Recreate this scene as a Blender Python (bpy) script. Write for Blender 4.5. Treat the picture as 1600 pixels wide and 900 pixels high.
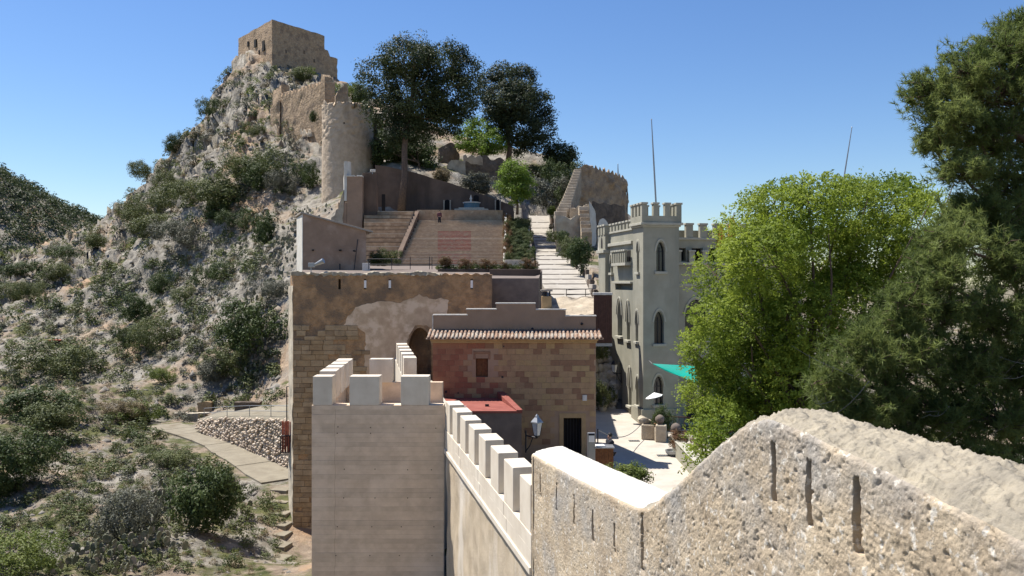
import bpy, bmesh, math, random
import numpy as np
from mathutils import Vector, Matrix, Quaternion
R = math.radians
for o in list(bpy.data.objects): bpy.data.objects.remove(o)
SC = bpy.context.scene
C = SC.collection
rng = np.random.default_rng(7); random.seed(7)

# ------------------------------------------------------------------ camera, sky, sun, exposure
FX, CX, HY = 1330.0, 800.0, 440.0          # focal length, centre and horizon of the photograph in its 1600 px frame
cam = bpy.data.cameras.new('camera'); co = bpy.data.objects.new('camera', cam); C.objects.link(co)
co.location = (0, 0, 0); co.rotation_euler = (R(90), 0, 0)
cam.sensor_width = 36; cam.lens = 36*FX/1600; cam.shift_y = (HY-450)/1600; cam.clip_start = .1; cam.clip_end = 9000
SC.camera = co
SUN_AZ, SUN_EL = R(-62), R(61)             # sun left of and beyond the scene
w = bpy.data.worlds.new('World'); SC.world = w; w.use_nodes = True
nt = w.node_tree; bg = nt.nodes['Background']
sky = nt.nodes.new('ShaderNodeTexSky'); sky.sky_type = 'NISHITA'; sky.sun_disc = False
sky.sun_elevation = SUN_EL; sky.sun_rotation = SUN_AZ; sky.altitude = 300; sky.air_density = 1.1; sky.dust_density = .25; sky.ozone_density = 5
hs = nt.nodes.new('ShaderNodeHueSaturation'); hs.inputs['Saturation'].default_value = 1.15; hs.inputs['Hue'].default_value = .508; nt.links.new(sky.outputs[0], hs.inputs['Color']); nt.links.new(hs.outputs[0], bg.inputs[0]); bg.inputs[1].default_value = .080
sl = bpy.data.lights.new('sun', 'SUN'); sl.energy = 4.9; sl.angle = R(.53); sl.color = (1, .95, .87)
so = bpy.data.objects.new('sun', sl); C.objects.link(so)
S = Vector((math.cos(SUN_EL)*math.sin(SUN_AZ), math.cos(SUN_EL)*math.cos(SUN_AZ), math.sin(SUN_EL)))
so.rotation_euler = S.to_track_quat('Z', 'Y').to_euler(); so.location = S*100
SC.view_settings.view_transform = 'Standard'; SC.view_settings.look = 'None'; SC.view_settings.exposure = .82; SC.view_settings.gamma = 1
SC.render.engine = 'CYCLES'

# ------------------------------------------------------------------ helpers
def P(px, py, Y): return Vector(((px-CX)/FX*Y, Y, (HY-py)/FX*Y))
def X(px, Y): return (px-CX)/FX*Y
def Z(py, Y): return (HY-py)/FX*Y
WL = {}
def wl(o): return WL.get(o.name, Vector((0, 0, 0))) if o else Vector((0, 0, 0))
def tag(o, label=None, cat=None, group=None, kind=None):
    if label: o['label'] = label
    if cat: o['category'] = cat
    if group: o['group'] = group
    if kind: o['kind'] = kind
    return o
def thing(name, label, cat, loc, group=None):
    o = bpy.data.objects.new(name, None); C.objects.link(o); o.location = loc; o.empty_display_size = .3
    WL[o.name] = Vector(loc); return tag(o, label, cat, group)
def setsmooth(me): me.polygons.foreach_set('use_smooth', [True]*len(me.polygons))
def link(name, me, parent, base):
    o = bpy.data.objects.new(name, me); C.objects.link(o)
    o.parent = parent; o.location = Vector(base)-wl(parent); WL[o.name] = Vector(base); return o
def npmesh(V, F, n=4):
    me = bpy.data.meshes.new('m'); V = np.asarray(V, np.float32); F = np.asarray(F, np.int32)
    me.vertices.add(len(V)); me.vertices.foreach_set('co', V.ravel())
    me.loops.add(F.size); me.loops.foreach_set('vertex_index', F.ravel())
    me.polygons.add(len(F)); me.polygons.foreach_set('loop_start', np.arange(0, F.size, F.shape[1], dtype=np.int32))
    me.update(calc_edges=True); me.validate(); return me
def npobj(name, V, F, m, parent=None, base=None, smooth=False):
    V = np.asarray(V, float)
    if base is None: base = wl(parent) if parent else Vector((float(V[:, 0].mean()), float(V[:, 1].mean()), float(V[:, 2].min())))
    me = npmesh(V-np.array(base), F); me.materials.append(m)
    if smooth: setsmooth(me)
    return link(name, me, parent, base)
class Fr:                                   # a local frame: along (a), inward (b), up
    def __init__(s, o, a, b=None):
        s.o = Vector(o); s.a = Vector((a[0], a[1], 0)).normalized()
        s.b = Vector((-s.a.y, s.a.x, 0)) if b is None else Vector((b[0], b[1], 0)).normalized()
    def __call__(s, a, b, z): 
        v = s.o + s.a*a + s.b*b; return Vector((v.x, v.y, s.o.z+z))
W0 = Fr((0, 0, 0), (1, 0))
class MB:
    def __init__(s): s.v = []; s.f = []
    def add(s, vs, fs):
        n = len(s.v); s.v += [tuple(v) for v in vs]; s.f += [tuple(i+n for i in f) for f in fs]; return s
    def box(s, fr, a0, a1, b0, b1, z0, z1):
        vs = [fr(a, b, z) for z in (z0, z1) for (a, b) in ((a0, b0), (a1, b0), (a1, b1), (a0, b1))]
        return s.add(vs, [(3, 2, 1, 0), (4, 5, 6, 7), (0, 1, 5, 4), (1, 2, 6, 5), (2, 3, 7, 6), (3, 0, 4, 7)])
    def prism(s, pts, z0, z1):              # pts counter-clockwise XY; z1 number or list
        n = len(pts); z1 = z1 if isinstance(z1, (list, tuple)) else [z1]*n; z0 = z0 if isinstance(z0, (list, tuple)) else [z0]*n
        vs = [(p[0], p[1], z) for p, z in zip(pts, z0)]+[(p[0], p[1], z) for p, z in zip(pts, z1)]
        return s.add(vs, [tuple(range(n))[::-1], tuple(range(n, 2*n))]+[(i, (i+1) % n, n+(i+1) % n, n+i) for i in range(n)])
    def profile(s, fr, prof, b0, b1):       # prof: counter-clockwise (a,z) polygon seen from -b, extruded along b
        n = len(prof)
        vs = [fr(a, b0, z) for a, z in prof]+[fr(a, b1, z) for a, z in prof]
        return s.add(vs, [tuple(range(n)), tuple(range(n, 2*n))[::-1]]+[(i, n+i, n+(i+1) % n, (i+1) % n) for i in range(n)])
    def tube(s, pts, rad, n=6, cap=True):
        pts = [Vector(p) for p in pts]; rad = rad if isinstance(rad, (list, tuple)) else [rad]*len(pts)
        n0 = len(s.v); up = None
        for i, p in enumerate(pts):
            d = (pts[min(i+1, len(pts)-1)]-pts[max(i-1, 0)]).normalized()
            q = d.orthogonal().normalized() if up is None else (up-d*up.dot(d)).normalized()
            up = q; r = d.cross(q)
            for k in range(n):
                t = 2*math.pi*k/n; s.v.append(tuple(p+(q*math.cos(t)+r*math.sin(t))*rad[i]))
        for i in range(len(pts)-1):
            for k in range(n):
                a = n0+i*n+k; b = n0+i*n+(k+1) % n; s.f.append((a, b, b+n, a+n))
        if cap:
            s.f.append(tuple(n0+k for k in range(n))[::-1]); s.f.append(tuple(n0+(len(pts)-1)*n+k for k in range(n)))
        return s
    def lathe(s, c, prof, n=16):            # prof: (r,z) bottom to top
        n0 = len(s.v)
        for r, z in prof:
            for k in range(n):
                t = 2*math.pi*k/n; s.v.append((c[0]+r*math.cos(t), c[1]+r*math.sin(t), c[2]+z))
        for i in range(len(prof)-1):
            for k in range(n):
                a = n0+i*n+k; b = n0+i*n+(k+1) % n; s.f.append((a, b, b+n, a+n))
        s.f.append(tuple(n0+k for k in range(n))[::-1]); s.f.append(tuple(n0+(len(prof)-1)*n+k for k in range(n)))
        return s
    def build(s, name, m, parent=None, base=None, smooth=False, bevel=0):
        V = np.array(s.v, float)
        if base is None: base = wl(parent) if parent else Vector((float(V[:, 0].mean()), float(V[:, 1].mean()), float(V[:, 2].min())))
        me = bpy.data.meshes.new(name); me.from_pydata([tuple(v) for v in V-np.array(base)], [], s.f)
        bm = bmesh.new(); bm.from_mesh(me); bmesh.ops.recalc_face_normals(bm, faces=bm.faces)
        if bevel: bmesh.ops.bevel(bm, geom=list(bm.edges), offset=bevel, segments=2, affect='EDGES', profile=.5)
        bm.to_mesh(me); bm.free()
        me.materials.append(m)
        if smooth: setsmooth(me)
        return link(name, me, parent, base)
def piece(name, me, parent, loc, fr=None, scale=(1, 1, 1), m=None):
    o = bpy.data.objects.new(name, me); C.objects.link(o); o.parent = parent
    o.location = Vector(loc)-wl(parent); o.scale = scale; WL[o.name] = Vector(loc)
    if fr is not None: o.rotation_euler = (0, 0, math.atan2(fr.a.y, fr.a.x))
    if m is not None: o.material_slots[0].link = 'OBJECT'; o.material_slots[0].material = m
    return o
def unit_box(bevel=.06, wob=0, seed=0):     # a unit block, -0.5..0.5
    bm = bmesh.new(); bmesh.ops.create_cube(bm, size=1)
    bmesh.ops.bevel(bm, geom=list(bm.edges), offset=bevel, segments=1, affect='EDGES')
    rr = random.Random(seed)
    for v in bm.verts: v.co += Vector((rr.uniform(-wob, wob), rr.uniform(-wob, wob), rr.uniform(-wob, wob)))
    me = bpy.data.meshes.new('block'); bm.to_mesh(me); bm.free(); return me
def cut(o, cutters):                        # carve real openings, then drop the cutters
    for i, mb in enumerate(cutters):
        c = mb.build('cutter', next(iter(o.data.materials)), None, base=(0, 0, 0))
        md = o.modifiers.new('b%d' % i, 'BOOLEAN'); md.object = c; md.solver = 'EXACT'; md.operation = 'DIFFERENCE'
    bpy.context.view_layer.update()
    dg = bpy.context.evaluated_depsgraph_get(); me = bpy.data.meshes.new_from_object(o.evaluated_get(dg))
    cs = [m.object for m in o.modifiers]; o.modifiers.clear(); o.data = me
    for c in cs: bpy.data.objects.remove(c)
    return o
def arch(w, z0, zs, zt, n=7, pointed=True):  # (a,z) opening profile: width, sill, spring, apex
    h = w/2; p = [(-h, z0), (h, z0), (h, zs)]
    for i in range(1, n):
        t = i/n
        if pointed: p.append((h*math.cos(t*math.pi/2)**1.0*(1-.12*math.sin(t*math.pi)), zs+(zt-zs)*math.sin(t*math.pi/2)**.92)) if t < 1 else 0
        else: p.append((h*math.cos(t*math.pi/2), zs+(zt-zs)*math.sin(t*math.pi/2)))
    p.append((0, zt)); p += [(-a, z) for a, z in p[3:-1][::-1]]; p.append((-h, zs)); return p
def sh(prof, da, dz=0, k=1): return [(a*k+da, z+dz) for a, z in prof]

# numpy noise
def _h(i, j, k):
    n = (i.astype(np.int64)*374761393+j.astype(np.int64)*668265263+k.astype(np.int64)*1274126177) & 0xffffffff
    n = ((n ^ (n >> 13))*1274126177) & 0xffffffff; n = ((n ^ (n >> 16))*2246822519) & 0xffffffff
    return ((n ^ (n >> 15)) & 0xffffff)/float(0x7fffff)-1
def vn(p):
    p = np.asarray(p, float); i = np.floor(p); f = p-i; u = f*f*f*(f*(f*6-15)+10); i = i.astype(np.int64); r = 0
    for a in (0, 1):
        for b in (0, 1):
            for c in (0, 1):
                r = r+_h(i[:, 0]+a, i[:, 1]+b, i[:, 2]+c)*(u[:, 0] if a else 1-u[:, 0])*(u[:, 1] if b else 1-u[:, 1])*(u[:, 2] if c else 1-u[:, 2])
    return r
def fbm(p, o=4, g=.5, ridge=False):
    r = 0; a = 1; p = np.asarray(p, float)
    for k in range(o):
        n = vn(p*2**k+17.3*k); r = r+a*((1-2*np.abs(n)) if ridge else n); a *= g
    return r

# ------------------------------------------------------------------ materials
def mat(name, base, dark, scale=1.5, stain=None, sscale=.35, samt=(.5, .66), bump=.5, bscale=14., dist=.03, rough=.92, streak=False, speck=0, speckcol=(.8, .78, .72), grit=0):
    m = bpy.data.materials.new(name); m.use_nodes = True; t = m.node_tree; N = t.nodes; L = t.links
    b = N['Principled BSDF']; b.inputs['Roughness'].default_value = rough; b.inputs['Specular IOR Level'].default_value = .2
    g = N.new('ShaderNodeNewGeometry')
    def noise(sc, det=6, vec=None, ro=.6):
        n = N.new('ShaderNodeTexNoise'); n.inputs['Scale'].default_value = sc; n.inputs['Detail'].default_value = det; n.inputs['Roughness'].default_value = ro
        L.new(vec or g.outputs['Position'], n.inputs['Vector']); return n
    def ramp(fac, p0, p1, c0, c1):
        r = N.new('ShaderNodeValToRGB'); e = r.color_ramp.elements; e[0].position = p0; e[1].position = p1
        e[0].color = (*c0, 1); e[1].color = (*c1, 1); L.new(fac, r.inputs[0]); return r
    col = ramp(noise(scale).outputs['Fac'], .36, .64, dark, base).outputs[0]
    if stain:
        vec = None
        if streak:
            mp = N.new('ShaderNodeMapping'); mp.inputs['Scale'].default_value = (1, 1, .18); L.new(g.outputs['Position'], mp.inputs[0]); vec = mp.outputs[0]
        f = ramp(noise(sscale, 7, vec).outputs['Fac'], samt[0], samt[1], (0, 0, 0), (1, 1, 1))
        mx = N.new('ShaderNodeMix'); mx.data_type = 'RGBA'; L.new(f.outputs[0], mx.inputs['Factor']); L.new(col, mx.inputs['A']); mx.inputs['B'].default_value = (*stain, 1); col = mx.outputs['Result']
    if speck:
        f = ramp(noise(speck, 3).outputs['Fac'], .58, .66, (0, 0, 0), (1, 1, 1)); mx = N.new('ShaderNodeMix'); mx.data_type = 'RGBA'
        L.new(f.outputs[0], mx.inputs['Factor']); L.new(col, mx.inputs['A']); mx.inputs['B'].default_value = (*speckcol, 1); col = mx.outputs['Result']
    L.new(col, b.inputs['Base Color'])
    if bump:
        bp = N.new('ShaderNodeBump'); bp.inputs['Strength'].default_value = bump; bp.inputs['Distance'].default_value = dist
        hsrc = noise(bscale, 8, None, .7).outputs['Fac']
        if grit:
            vo = N.new('ShaderNodeTexVoronoi'); vo.inputs['Scale'].default_value = grit; L.new(g.outputs['Position'], vo.inputs['Vector']); ma = N.new('ShaderNodeMath'); ma.operation = 'MULTIPLY_ADD'; L.new(vo.outputs['Distance'], ma.inputs[0]); ma.inputs[1].default_value = -.45; L.new(hsrc, ma.inputs[2]); hsrc = ma.outputs[0]
        L.new(hsrc, bp.inputs['Height']); L.new(bp.outputs[0], b.inputs['Normal'])
    return m
def leafmat(name, c1, c2, scale=.6, trans=.35, rough=.6):
    m = bpy.data.materials.new(name); m.use_nodes = True; t = m.node_tree; N = t.nodes; L = t.links
    b = N['Principled BSDF']; b.inputs['Roughness'].default_value = rough; b.inputs['Specular IOR Level'].default_value = .25
    g = N.new('ShaderNodeNewGeometry'); n = N.new('ShaderNodeTexNoise'); n.inputs['Scale'].default_value = scale; n.inputs['Detail'].default_value = 5
    L.new(g.outputs['Position'], n.inputs['Vector'])
    r = N.new('ShaderNodeValToRGB'); e = r.color_ramp.elements; e[0].position = .35; e[1].position = .68; e[0].color = (*c1, 1); e[1].color = (*c2, 1)
    L.new(n.outputs['Fac'], r.inputs[0]); L.new(r.outputs[0], b.inputs['Base Color'])
    tr = N.new('ShaderNodeBsdfTranslucent'); L.new(r.outputs[0], tr.inputs[0])
    mx = N.new('ShaderNodeMixShader'); mx.inputs[0].default_value = trans; L.new(b.outputs[0], mx.inputs[1]); L.new(tr.outputs[0], mx.inputs[2])
    L.new(mx.outputs[0], N['Material Output'].inputs[0]); return m
def plain(name, c, rough=.5, metal=0, spec=.4):
    m = bpy.data.materials.new(name); m.use_nodes = True; b = m.node_tree.nodes['Principled BSDF']
    b.inputs['Base Color'].default_value = (*c, 1); b.inputs['Roughness'].default_value = rough; b.inputs['Metallic'].default_value = metal; b.inputs['Specular IOR Level'].default_value = spec; return m
M = {}
M['rubble'] = mat('rubble_plaster', (0.503, 0.410, 0.291), (0.360, 0.284, 0.199), 1.3, (0.324, 0.301, 0.271), .55, (.46, .62),  .75, 46, .016, speck=11, speckcol=(.62, .57, .49), grit=30)
M['rubble_top'] = mat('weathered_top', (0.376, 0.329, 0.249), (0.264, 0.234, 0.183), 3, (0.208, 0.188, 0.152), .9, (.55, .7),  .8, 34, .02, grit=20)
M['limewash'] = mat('limewash', (0.607, 0.582, 0.525), (0.508, 0.476, 0.410), 1.2, (0.410, 0.377, 0.312), 1.3, (.62, .75), .3, 20, .01)
M['lowwall'] = mat('old_plaster', (0.507, 0.419, 0.308), (0.402, 0.326, 0.232), 1.1, (0.594, 0.531, 0.445), .5, (.54, .66), .8, 16, .03, streak=True)
M['cast'] = mat('pale_cast_stone', (0.637, 0.567, 0.466), (0.549, 0.477, 0.381), 1.6, (0.488, 0.417, 0.326), .8, (.56, .75), .25, 40, .008, streak=True)
M['concrete'] = mat('board_concrete', (0.678, 0.529, 0.387), (0.548, 0.424, 0.308), 2.2, (0.731, 0.579, 0.439), .5, (.5, .68), .35, 34, .01)
M['concrete2'] = mat('board_concrete_b', (0.619, 0.482, 0.351), (0.505, 0.393, 0.286), 2.0, (0.693, 0.550, 0.412), .5, (.5, .68), .35, 34, .01)
M['render'] = mat('old_render', (0.454, 0.286, 0.154), (0.317, 0.196, 0.104), 2.8, (0.214, 0.148, 0.096), .6, (.46, .58), 1, 11, .07, grit=7)
M['render2'] = mat('patched_render', (0.614, 0.457, 0.310), (0.466, 0.334, 0.220), 1.8, (0.689, 0.535, 0.385), .9, (.5, .6), .7, 9, .04)
M['stone_a'] = mat('sandstone_a', (0.380, 0.265, 0.145), (0.277, 0.186, 0.102), 2.5, (0.205, 0.147, 0.088), 1.2, (.56, .7), .8, 14, .04)
M['stone_b'] = mat('sandstone_b', (0.423, 0.304, 0.181), (0.322, 0.230, 0.134), 2.5, (0.242, 0.176, 0.111), 1.2, (.56, .7), .8, 14, .04)
M['stone_c'] = mat('sandstone_c', (0.313, 0.220, 0.130), (0.232, 0.161, 0.093), 2.5, (0.181, 0.137, 0.093), 1.2, (.56, .7), .8, 14, .04)
M['mortar'] = mat('mortar', (.30, .235, .165), (.22, .17, .12), 2, None, bump=.7, bscale=12)
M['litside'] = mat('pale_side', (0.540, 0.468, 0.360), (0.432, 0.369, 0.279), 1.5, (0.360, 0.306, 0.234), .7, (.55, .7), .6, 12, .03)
for k, c in dict(a=(.41, .265, .15), b=(.37, .235, .138), c=(.43, .29, .15), d=(.36, .17, .10), e=(.31, .13, .08), f=(.29, .165, .10)).items():
    M['ash_'+k] = mat('ashlar_'+k, c, tuple(x*.84 for x in c), 3, None, bump=.3, bscale=22, dist=.015)
M['ash_j'] = mat('ashlar_joint', (.39, .27, .18), (.33, .22, .145), 1.5, None, bump=.2)
M['housetop'] = mat('mauve_render', (0.341, 0.235, 0.166), (0.287, 0.196, 0.135), 1.2, (0.248, 0.176, 0.128), .6, (.54, .68), .35, 18, .01)
M['coping'] = mat('white_coping', (0.637, 0.612, 0.561), (0.510, 0.476, 0.425), 4, None, bump=.3)
M['tile'] = mat('clay_tile', (.34, .22, .15), (.24, .16, .12), 6, (.40, .35, .29), 3, (.5, .62), .4, 30, .01)
M['tile2'] = mat('pale_clay_tile', (0.364, 0.322, 0.273), (0.280, 0.238, 0.196), 6, None, bump=.4)
M['redroof'] = mat('red_roof_paint', (0.280, 0.091, 0.070), (0.219, 0.067, 0.052), 2.5, (0.267, 0.098, 0.078), 1.5, (.55, .7), .15, 20, .01, rough=.7)
M['annex'] = mat('grey_render', (.20, .16, .135), (.14, .115, .10), 1.5, None, bump=.4)
M['palace'] = mat('palace_stone', (0.337, 0.322, 0.257), (0.280, 0.266, 0.208), 1.0, (0.235, 0.231, 0.184), .45, (.52, .68), .3, 20, .012, streak=True)
M['palace_trim'] = mat('palace_trim', (0.413, 0.397, 0.332), (0.351, 0.333, 0.272), 2, None, bump=.2)
M['brown'] = mat('brown_boards', (.105, .055, .042), (.075, .04, .03), 4, None, bump=.2)
M['void'] = plain('dark_interior', (.012, .010, .010), .9)  # near-black colour stands in for the shade in openings and holes
M['glass'] = plain('window_glass', (.02, .022, .026), .12, 0, .5)
M['wood'] = mat('shutter_wood', (.20, .085, .035), (.12, .05, .022), 9, None, bump=.3, bscale=40, rough=.6)
M['iron'] = plain('dark_iron', (.035, .035, .04), .5, .6)
M['steel'] = plain('grey_steel', (.30, .31, .32), .45, .7)
M['pave'] = mat('pale_paving', (0.471, 0.428, 0.370), (0.414, 0.370, 0.313), 1.6, (0.356, 0.321, 0.271), .6, (.58, .72), .2, 24, .008)
M['step'] = mat('stair_stone', (0.376, 0.275, 0.186), (0.275, 0.200, 0.132), 2.5, (0.449, 0.351, 0.246), 1, (.52, .66), .4, 18, .01)
M['nosing'] = mat('stair_nosing', (.56, .49, .39), (.44, .38, .30), 4, None, bump=.3)
M['redpaint'] = mat('faded_red_paint', (.34, .075, .05), (.24, .06, .04), 3, (.28, .17, .12), 2.2, (.52, .62), .3, 20, .01)
M['redpaint2'] = mat('worn_red_paint', (.34, .14, .10), (.27, .13, .095), 3, (.28, .19, .14), 2.2, (.48, .58), .3, 20, .01)
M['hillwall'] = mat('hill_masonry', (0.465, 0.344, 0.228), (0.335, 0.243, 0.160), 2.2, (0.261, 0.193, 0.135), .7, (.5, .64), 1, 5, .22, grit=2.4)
M['hilldark'] = mat('hill_masonry_dark', (0.191, 0.147, 0.111), (0.128, 0.099, 0.077), 2.0, (0.095, 0.076, 0.063), .7, (.5, .64), 1, 5, .22, grit=2.4)  # darker copy of the hill masonry, also paints in shade on ruin walls
M['retain'] = mat('retaining_render', (0.156, 0.110, 0.083), (0.114, 0.080, 0.060), .6, (0.077, 0.057, 0.045), .25, (.5, .64), .6, 6, .06, streak=True)  # darkened so the colour carries the pine's shade on the retaining wall
M['towerplaster'] = mat('tower_plaster', (.56, .45, .335), (.44, .345, .25), 1.6, (.36, .28, .20), .5, (.54, .7), .8, 6, .1, streak=True)
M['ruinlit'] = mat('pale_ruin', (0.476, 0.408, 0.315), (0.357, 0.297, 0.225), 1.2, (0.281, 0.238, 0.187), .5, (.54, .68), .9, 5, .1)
M['rampstone'] = mat('ramp_paving', (0.389, 0.360, 0.313), (0.325, 0.295, 0.254), 1.5, (0.271, 0.248, 0.212), .7, (.56, .7), .3, 14, .02)
M['pathc'] = mat('concrete_path', (0.249, 0.221, 0.167), (0.200, 0.174, 0.131), 1.2, (0.165, 0.137, 0.095), .5, (.55, .68), .5, 12, .03)
M['pebble'] = mat('wall_pebbles', (0.578, 0.478, 0.363), (0.380, 0.297, 0.222), 1.6, (0.668, 0.584, 0.484), 2, (.55, .6), .4, 18, .02)
M['rock'] = mat('limestone', (0.255, 0.235, 0.207), (0.160, 0.147, 0.128), 1.6, (0.281, 0.223, 0.166), .6, (.56, .68), .8, 8, .06)
M['bankrock'] = mat('bank_limestone', (.62, .57, .49), (.46, .42, .35), 2.5, (.34, .29, .22), 1.3, (.55, .68), .8, 9, .05)
M['bark'] = mat('bark', (.15, .105, .075), (.09, .065, .05), 5, None, bump=.8, bscale=16, dist=.03)
M['deadtwig'] = plain('dead_twig', (.20, .175, .15), .9)
M['pine'] = leafmat('pine_needles', (.092, .128, .034), (.22, .26, .078), .8, .5)
M['pinefar'] = leafmat('pine_foliage', (.026, .040, .016), (.072, .092, .034), .35, .3)
M['pinefar2'] = leafmat('pine_foliage_b', (.026, .040, .020), (.070, .086, .036), .35, .3)
M['fresh'] = leafmat('spring_leaves', (.13, .19, .020), (.31, .375, .055), .5, .5)
M['fresh2'] = leafmat('spring_leaves_b', (.10, .16, .02), (.20, .29, .045), .5, .45)
M['shrub_d'] = leafmat('shrub_dark', (.036, .058, .016), (.085, .115, .034), .9, .25)
M['shrub_o'] = leafmat('shrub_olive', (.066, .086, .028), (.14, .155, .052), .9, .25)
M['shrub_g'] = leafmat('shrub_grey', (.085, .090, .062), (.155, .155, .115), .9, .2)
M['shrub_b'] = leafmat('shrub_bright', (.085, .12, .022), (.17, .20, .045), .9, .35)
M['shrub_y'] = leafmat('shrub_dry', (.14, .105, .055), (.24, .19, .10), .9, .2)
M['cactus'] = mat('cactus_pad', (.17, .17, .115), (.095, .105, .065), 2.5, (.28, .24, .19), 2, (.5, .6), .2, 12, .01, rough=.7)
M['flower_r'] = leafmat('reddish_plant', (.09, .075, .025), (.22, .11, .06), 2, .3)
M['teal'] = leafmat('teal_sailcloth', (.0, .33, .26), (.0, .38, .31), 1, .4)
M['white'] = plain('white_cloth', (.75, .74, .72), .8)
M['terracotta'] = mat('terracotta', (.42, .13, .075), (.34, .10, .06), 4, None, bump=.2)
M['flag_y'] = plain('flag_yellow', (.62, .33, .04), .8); M['flag_r'] = plain('flag_red', (.5, .05, .03), .8)
M['lampglass'] = plain('lantern_glass', (.55, .56, .55), .15)
M['navy'] = plain('dark_clothes', (.015, .017, .025), .9); M['skin'] = plain('skin', (.42, .25, .18), .6); M['hair'] = plain('dark_hair', (.012, .009, .008), .7)
M['mauve'] = plain('plum_shirt', (.10, .04, .05), .9); M['bluetile'] = mat('blue_tile', (.10, .20, .27), (.06, .13, .19), 8, None, bump=.1, rough=.3)
# ------------------------------------------------------------------ terrain: one height field from surveyed points
CP = [(440,880,44),(420,800,50),(440,745,57),(300,690,68),(250,668,75),(330,655,74),(400,650,72),(430,600,82),(400,600,86),(340,545,95),(430,510,92),
 (400,430,104),(450,345,112),(490,322,118),(430,250,138),(380,255,142),(330,300,135),(300,330,133),(250,380,130),(400,200,152),(350,215,160),(390,150,175),
 (420,108,190),(375,80,203),(345,142,206),(322,180,205),(300,207,204),(255,252,202),(235,272,200),(205,320,195),(182,350,190),(250,330,165),(290,290,165),(330,230,180),
 (190,410,150),(100,450,150),(0,460,145),(150,360,212),(110,380,224),(70,402,230),(20,418,235),(-120,430,235),(60,438,180),(0,444,185),(-120,470,150),
 (0,600,92),(0,680,66),(0,760,52),(0,890,36),(-100,700,60),(-100,890,34),(150,560,102),(200,480,124),(300,450,117),(100,640,76),(220,620,86),(200,700,62),(120,760,52),
 (200,820,44),(300,850,43),(350,770,51),(250,760,54),(100,860,40),(300,600,88),(380,880,41),(300,520,104),(60,520,120),
 (522,124,203),(470,120,194),(560,150,192),(600,190,185),(700,215,172),(800,240,162),(860,253,150),(900,262,142),
 (520,250,135),(520,200,150),(600,262,118),(680,255,138),(740,265,132),(800,310,122),(850,305,132),(900,300,128),(690,290,116)]
pts = [tuple(P(*c)) for c in CP]
pts += [(-8,40,-13),(-10,46,-15),(-5,34,-13),(0,30,-9.3),(2,22,-9.3),(3,45,-9.3),(8,35,-9.3),(8,45,-9.3),(7,52,-9.25),(14,50,-9.3),(20,40,-9.3),(30,60,-9),(12,62,-7),(20,75,-4),
 (-6,28,-13),(-12,36,-14.2),(-3,56,-8),(-8,60,-8),(-13,62,-10),(-17,62,-11.5),(-8,75,-4),(-14,78,-6),(-19,80,-8),(-8,86,-.5),(-14,90,1),(-8,104,5),(-14,104,7),(-4,110,7.8),(-12,110,8.2),
 (5.5,57.5,-7.2),(5.2,61,-3.4),(5,64,-1.9),(6.6,70,-.3),(4.6,80,1.5),(7.2,80,1.5),(3.6,90,3.2),(3,100,5.1),(6,100,5),(2.6,112,7.4),(2.8,125,9.6),(9,90,3),(13,105,5),(14,118,6),(20,116,1),(26,110,-4),(40,100,-9),(40,150,-4),(25,150,2),(20,180,6),(60,200,-6),
 (0,190,28),(-20,210,38),(-50,235,44),(-75,235,25),(-95,250,5),(-120,290,-8),(-60,300,14),(0,280,10),(60,300,-10),(-160,320,-12),(-200,260,8),(0,400,-20),(-200,400,-25),(150,400,-20),(120,150,-20),(150,60,-12),(60,20,-9),(-60,15,-12)]
pts = np.array(pts); cxy = pts[:, :2]
def _k(d2): return np.sqrt(d2+9.)
_A = _k(((cxy[:, None]-cxy[None])**2).sum(-1)); _n = len(pts)
_G = np.zeros((_n+1, _n+1)); _G[:_n, :_n] = _A-np.eye(_n)*.25; _G[:_n, _n] = 1; _G[_n, :_n] = 1
_wt = np.linalg.solve(_G, np.r_[pts[:, 2], 0])
def sstep(x, a, b): t = np.clip((x-a)/(b-a), 0, 1); return t*t*(3-2*t)
RAMP = [(470, 62.5), (459, 65), (451, 68), (443, 71), (435.5, 74), (428, 77.5), (420, 81), (412.5, 84.5), (405, 88), (399, 91.5), (393, 94.5), (387, 98), (381, 101.5), (376, 105), (370.5, 108.5), (364, 112.5), (356, 117), (347, 121.5), (336, 126)]
_rl = lambda py: np.interp(-py, [-470, -440, -410, -385, -340], [860, 846, 838, 836, 826]); _rr = lambda py: np.interp(-py, [-470, -430, -400, -370, -340], [927, 912, 884, 866, 857])
_ry = np.array([r[1] for r in RAMP]); _rp = np.array([r[0] for r in RAMP]); _rz = (HY-_rp)/FX*_ry; _rxa = (_rl(_rp)-CX)/FX*_ry; _rxb = (_rr(_rp)-CX)/FX*_ry
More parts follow.
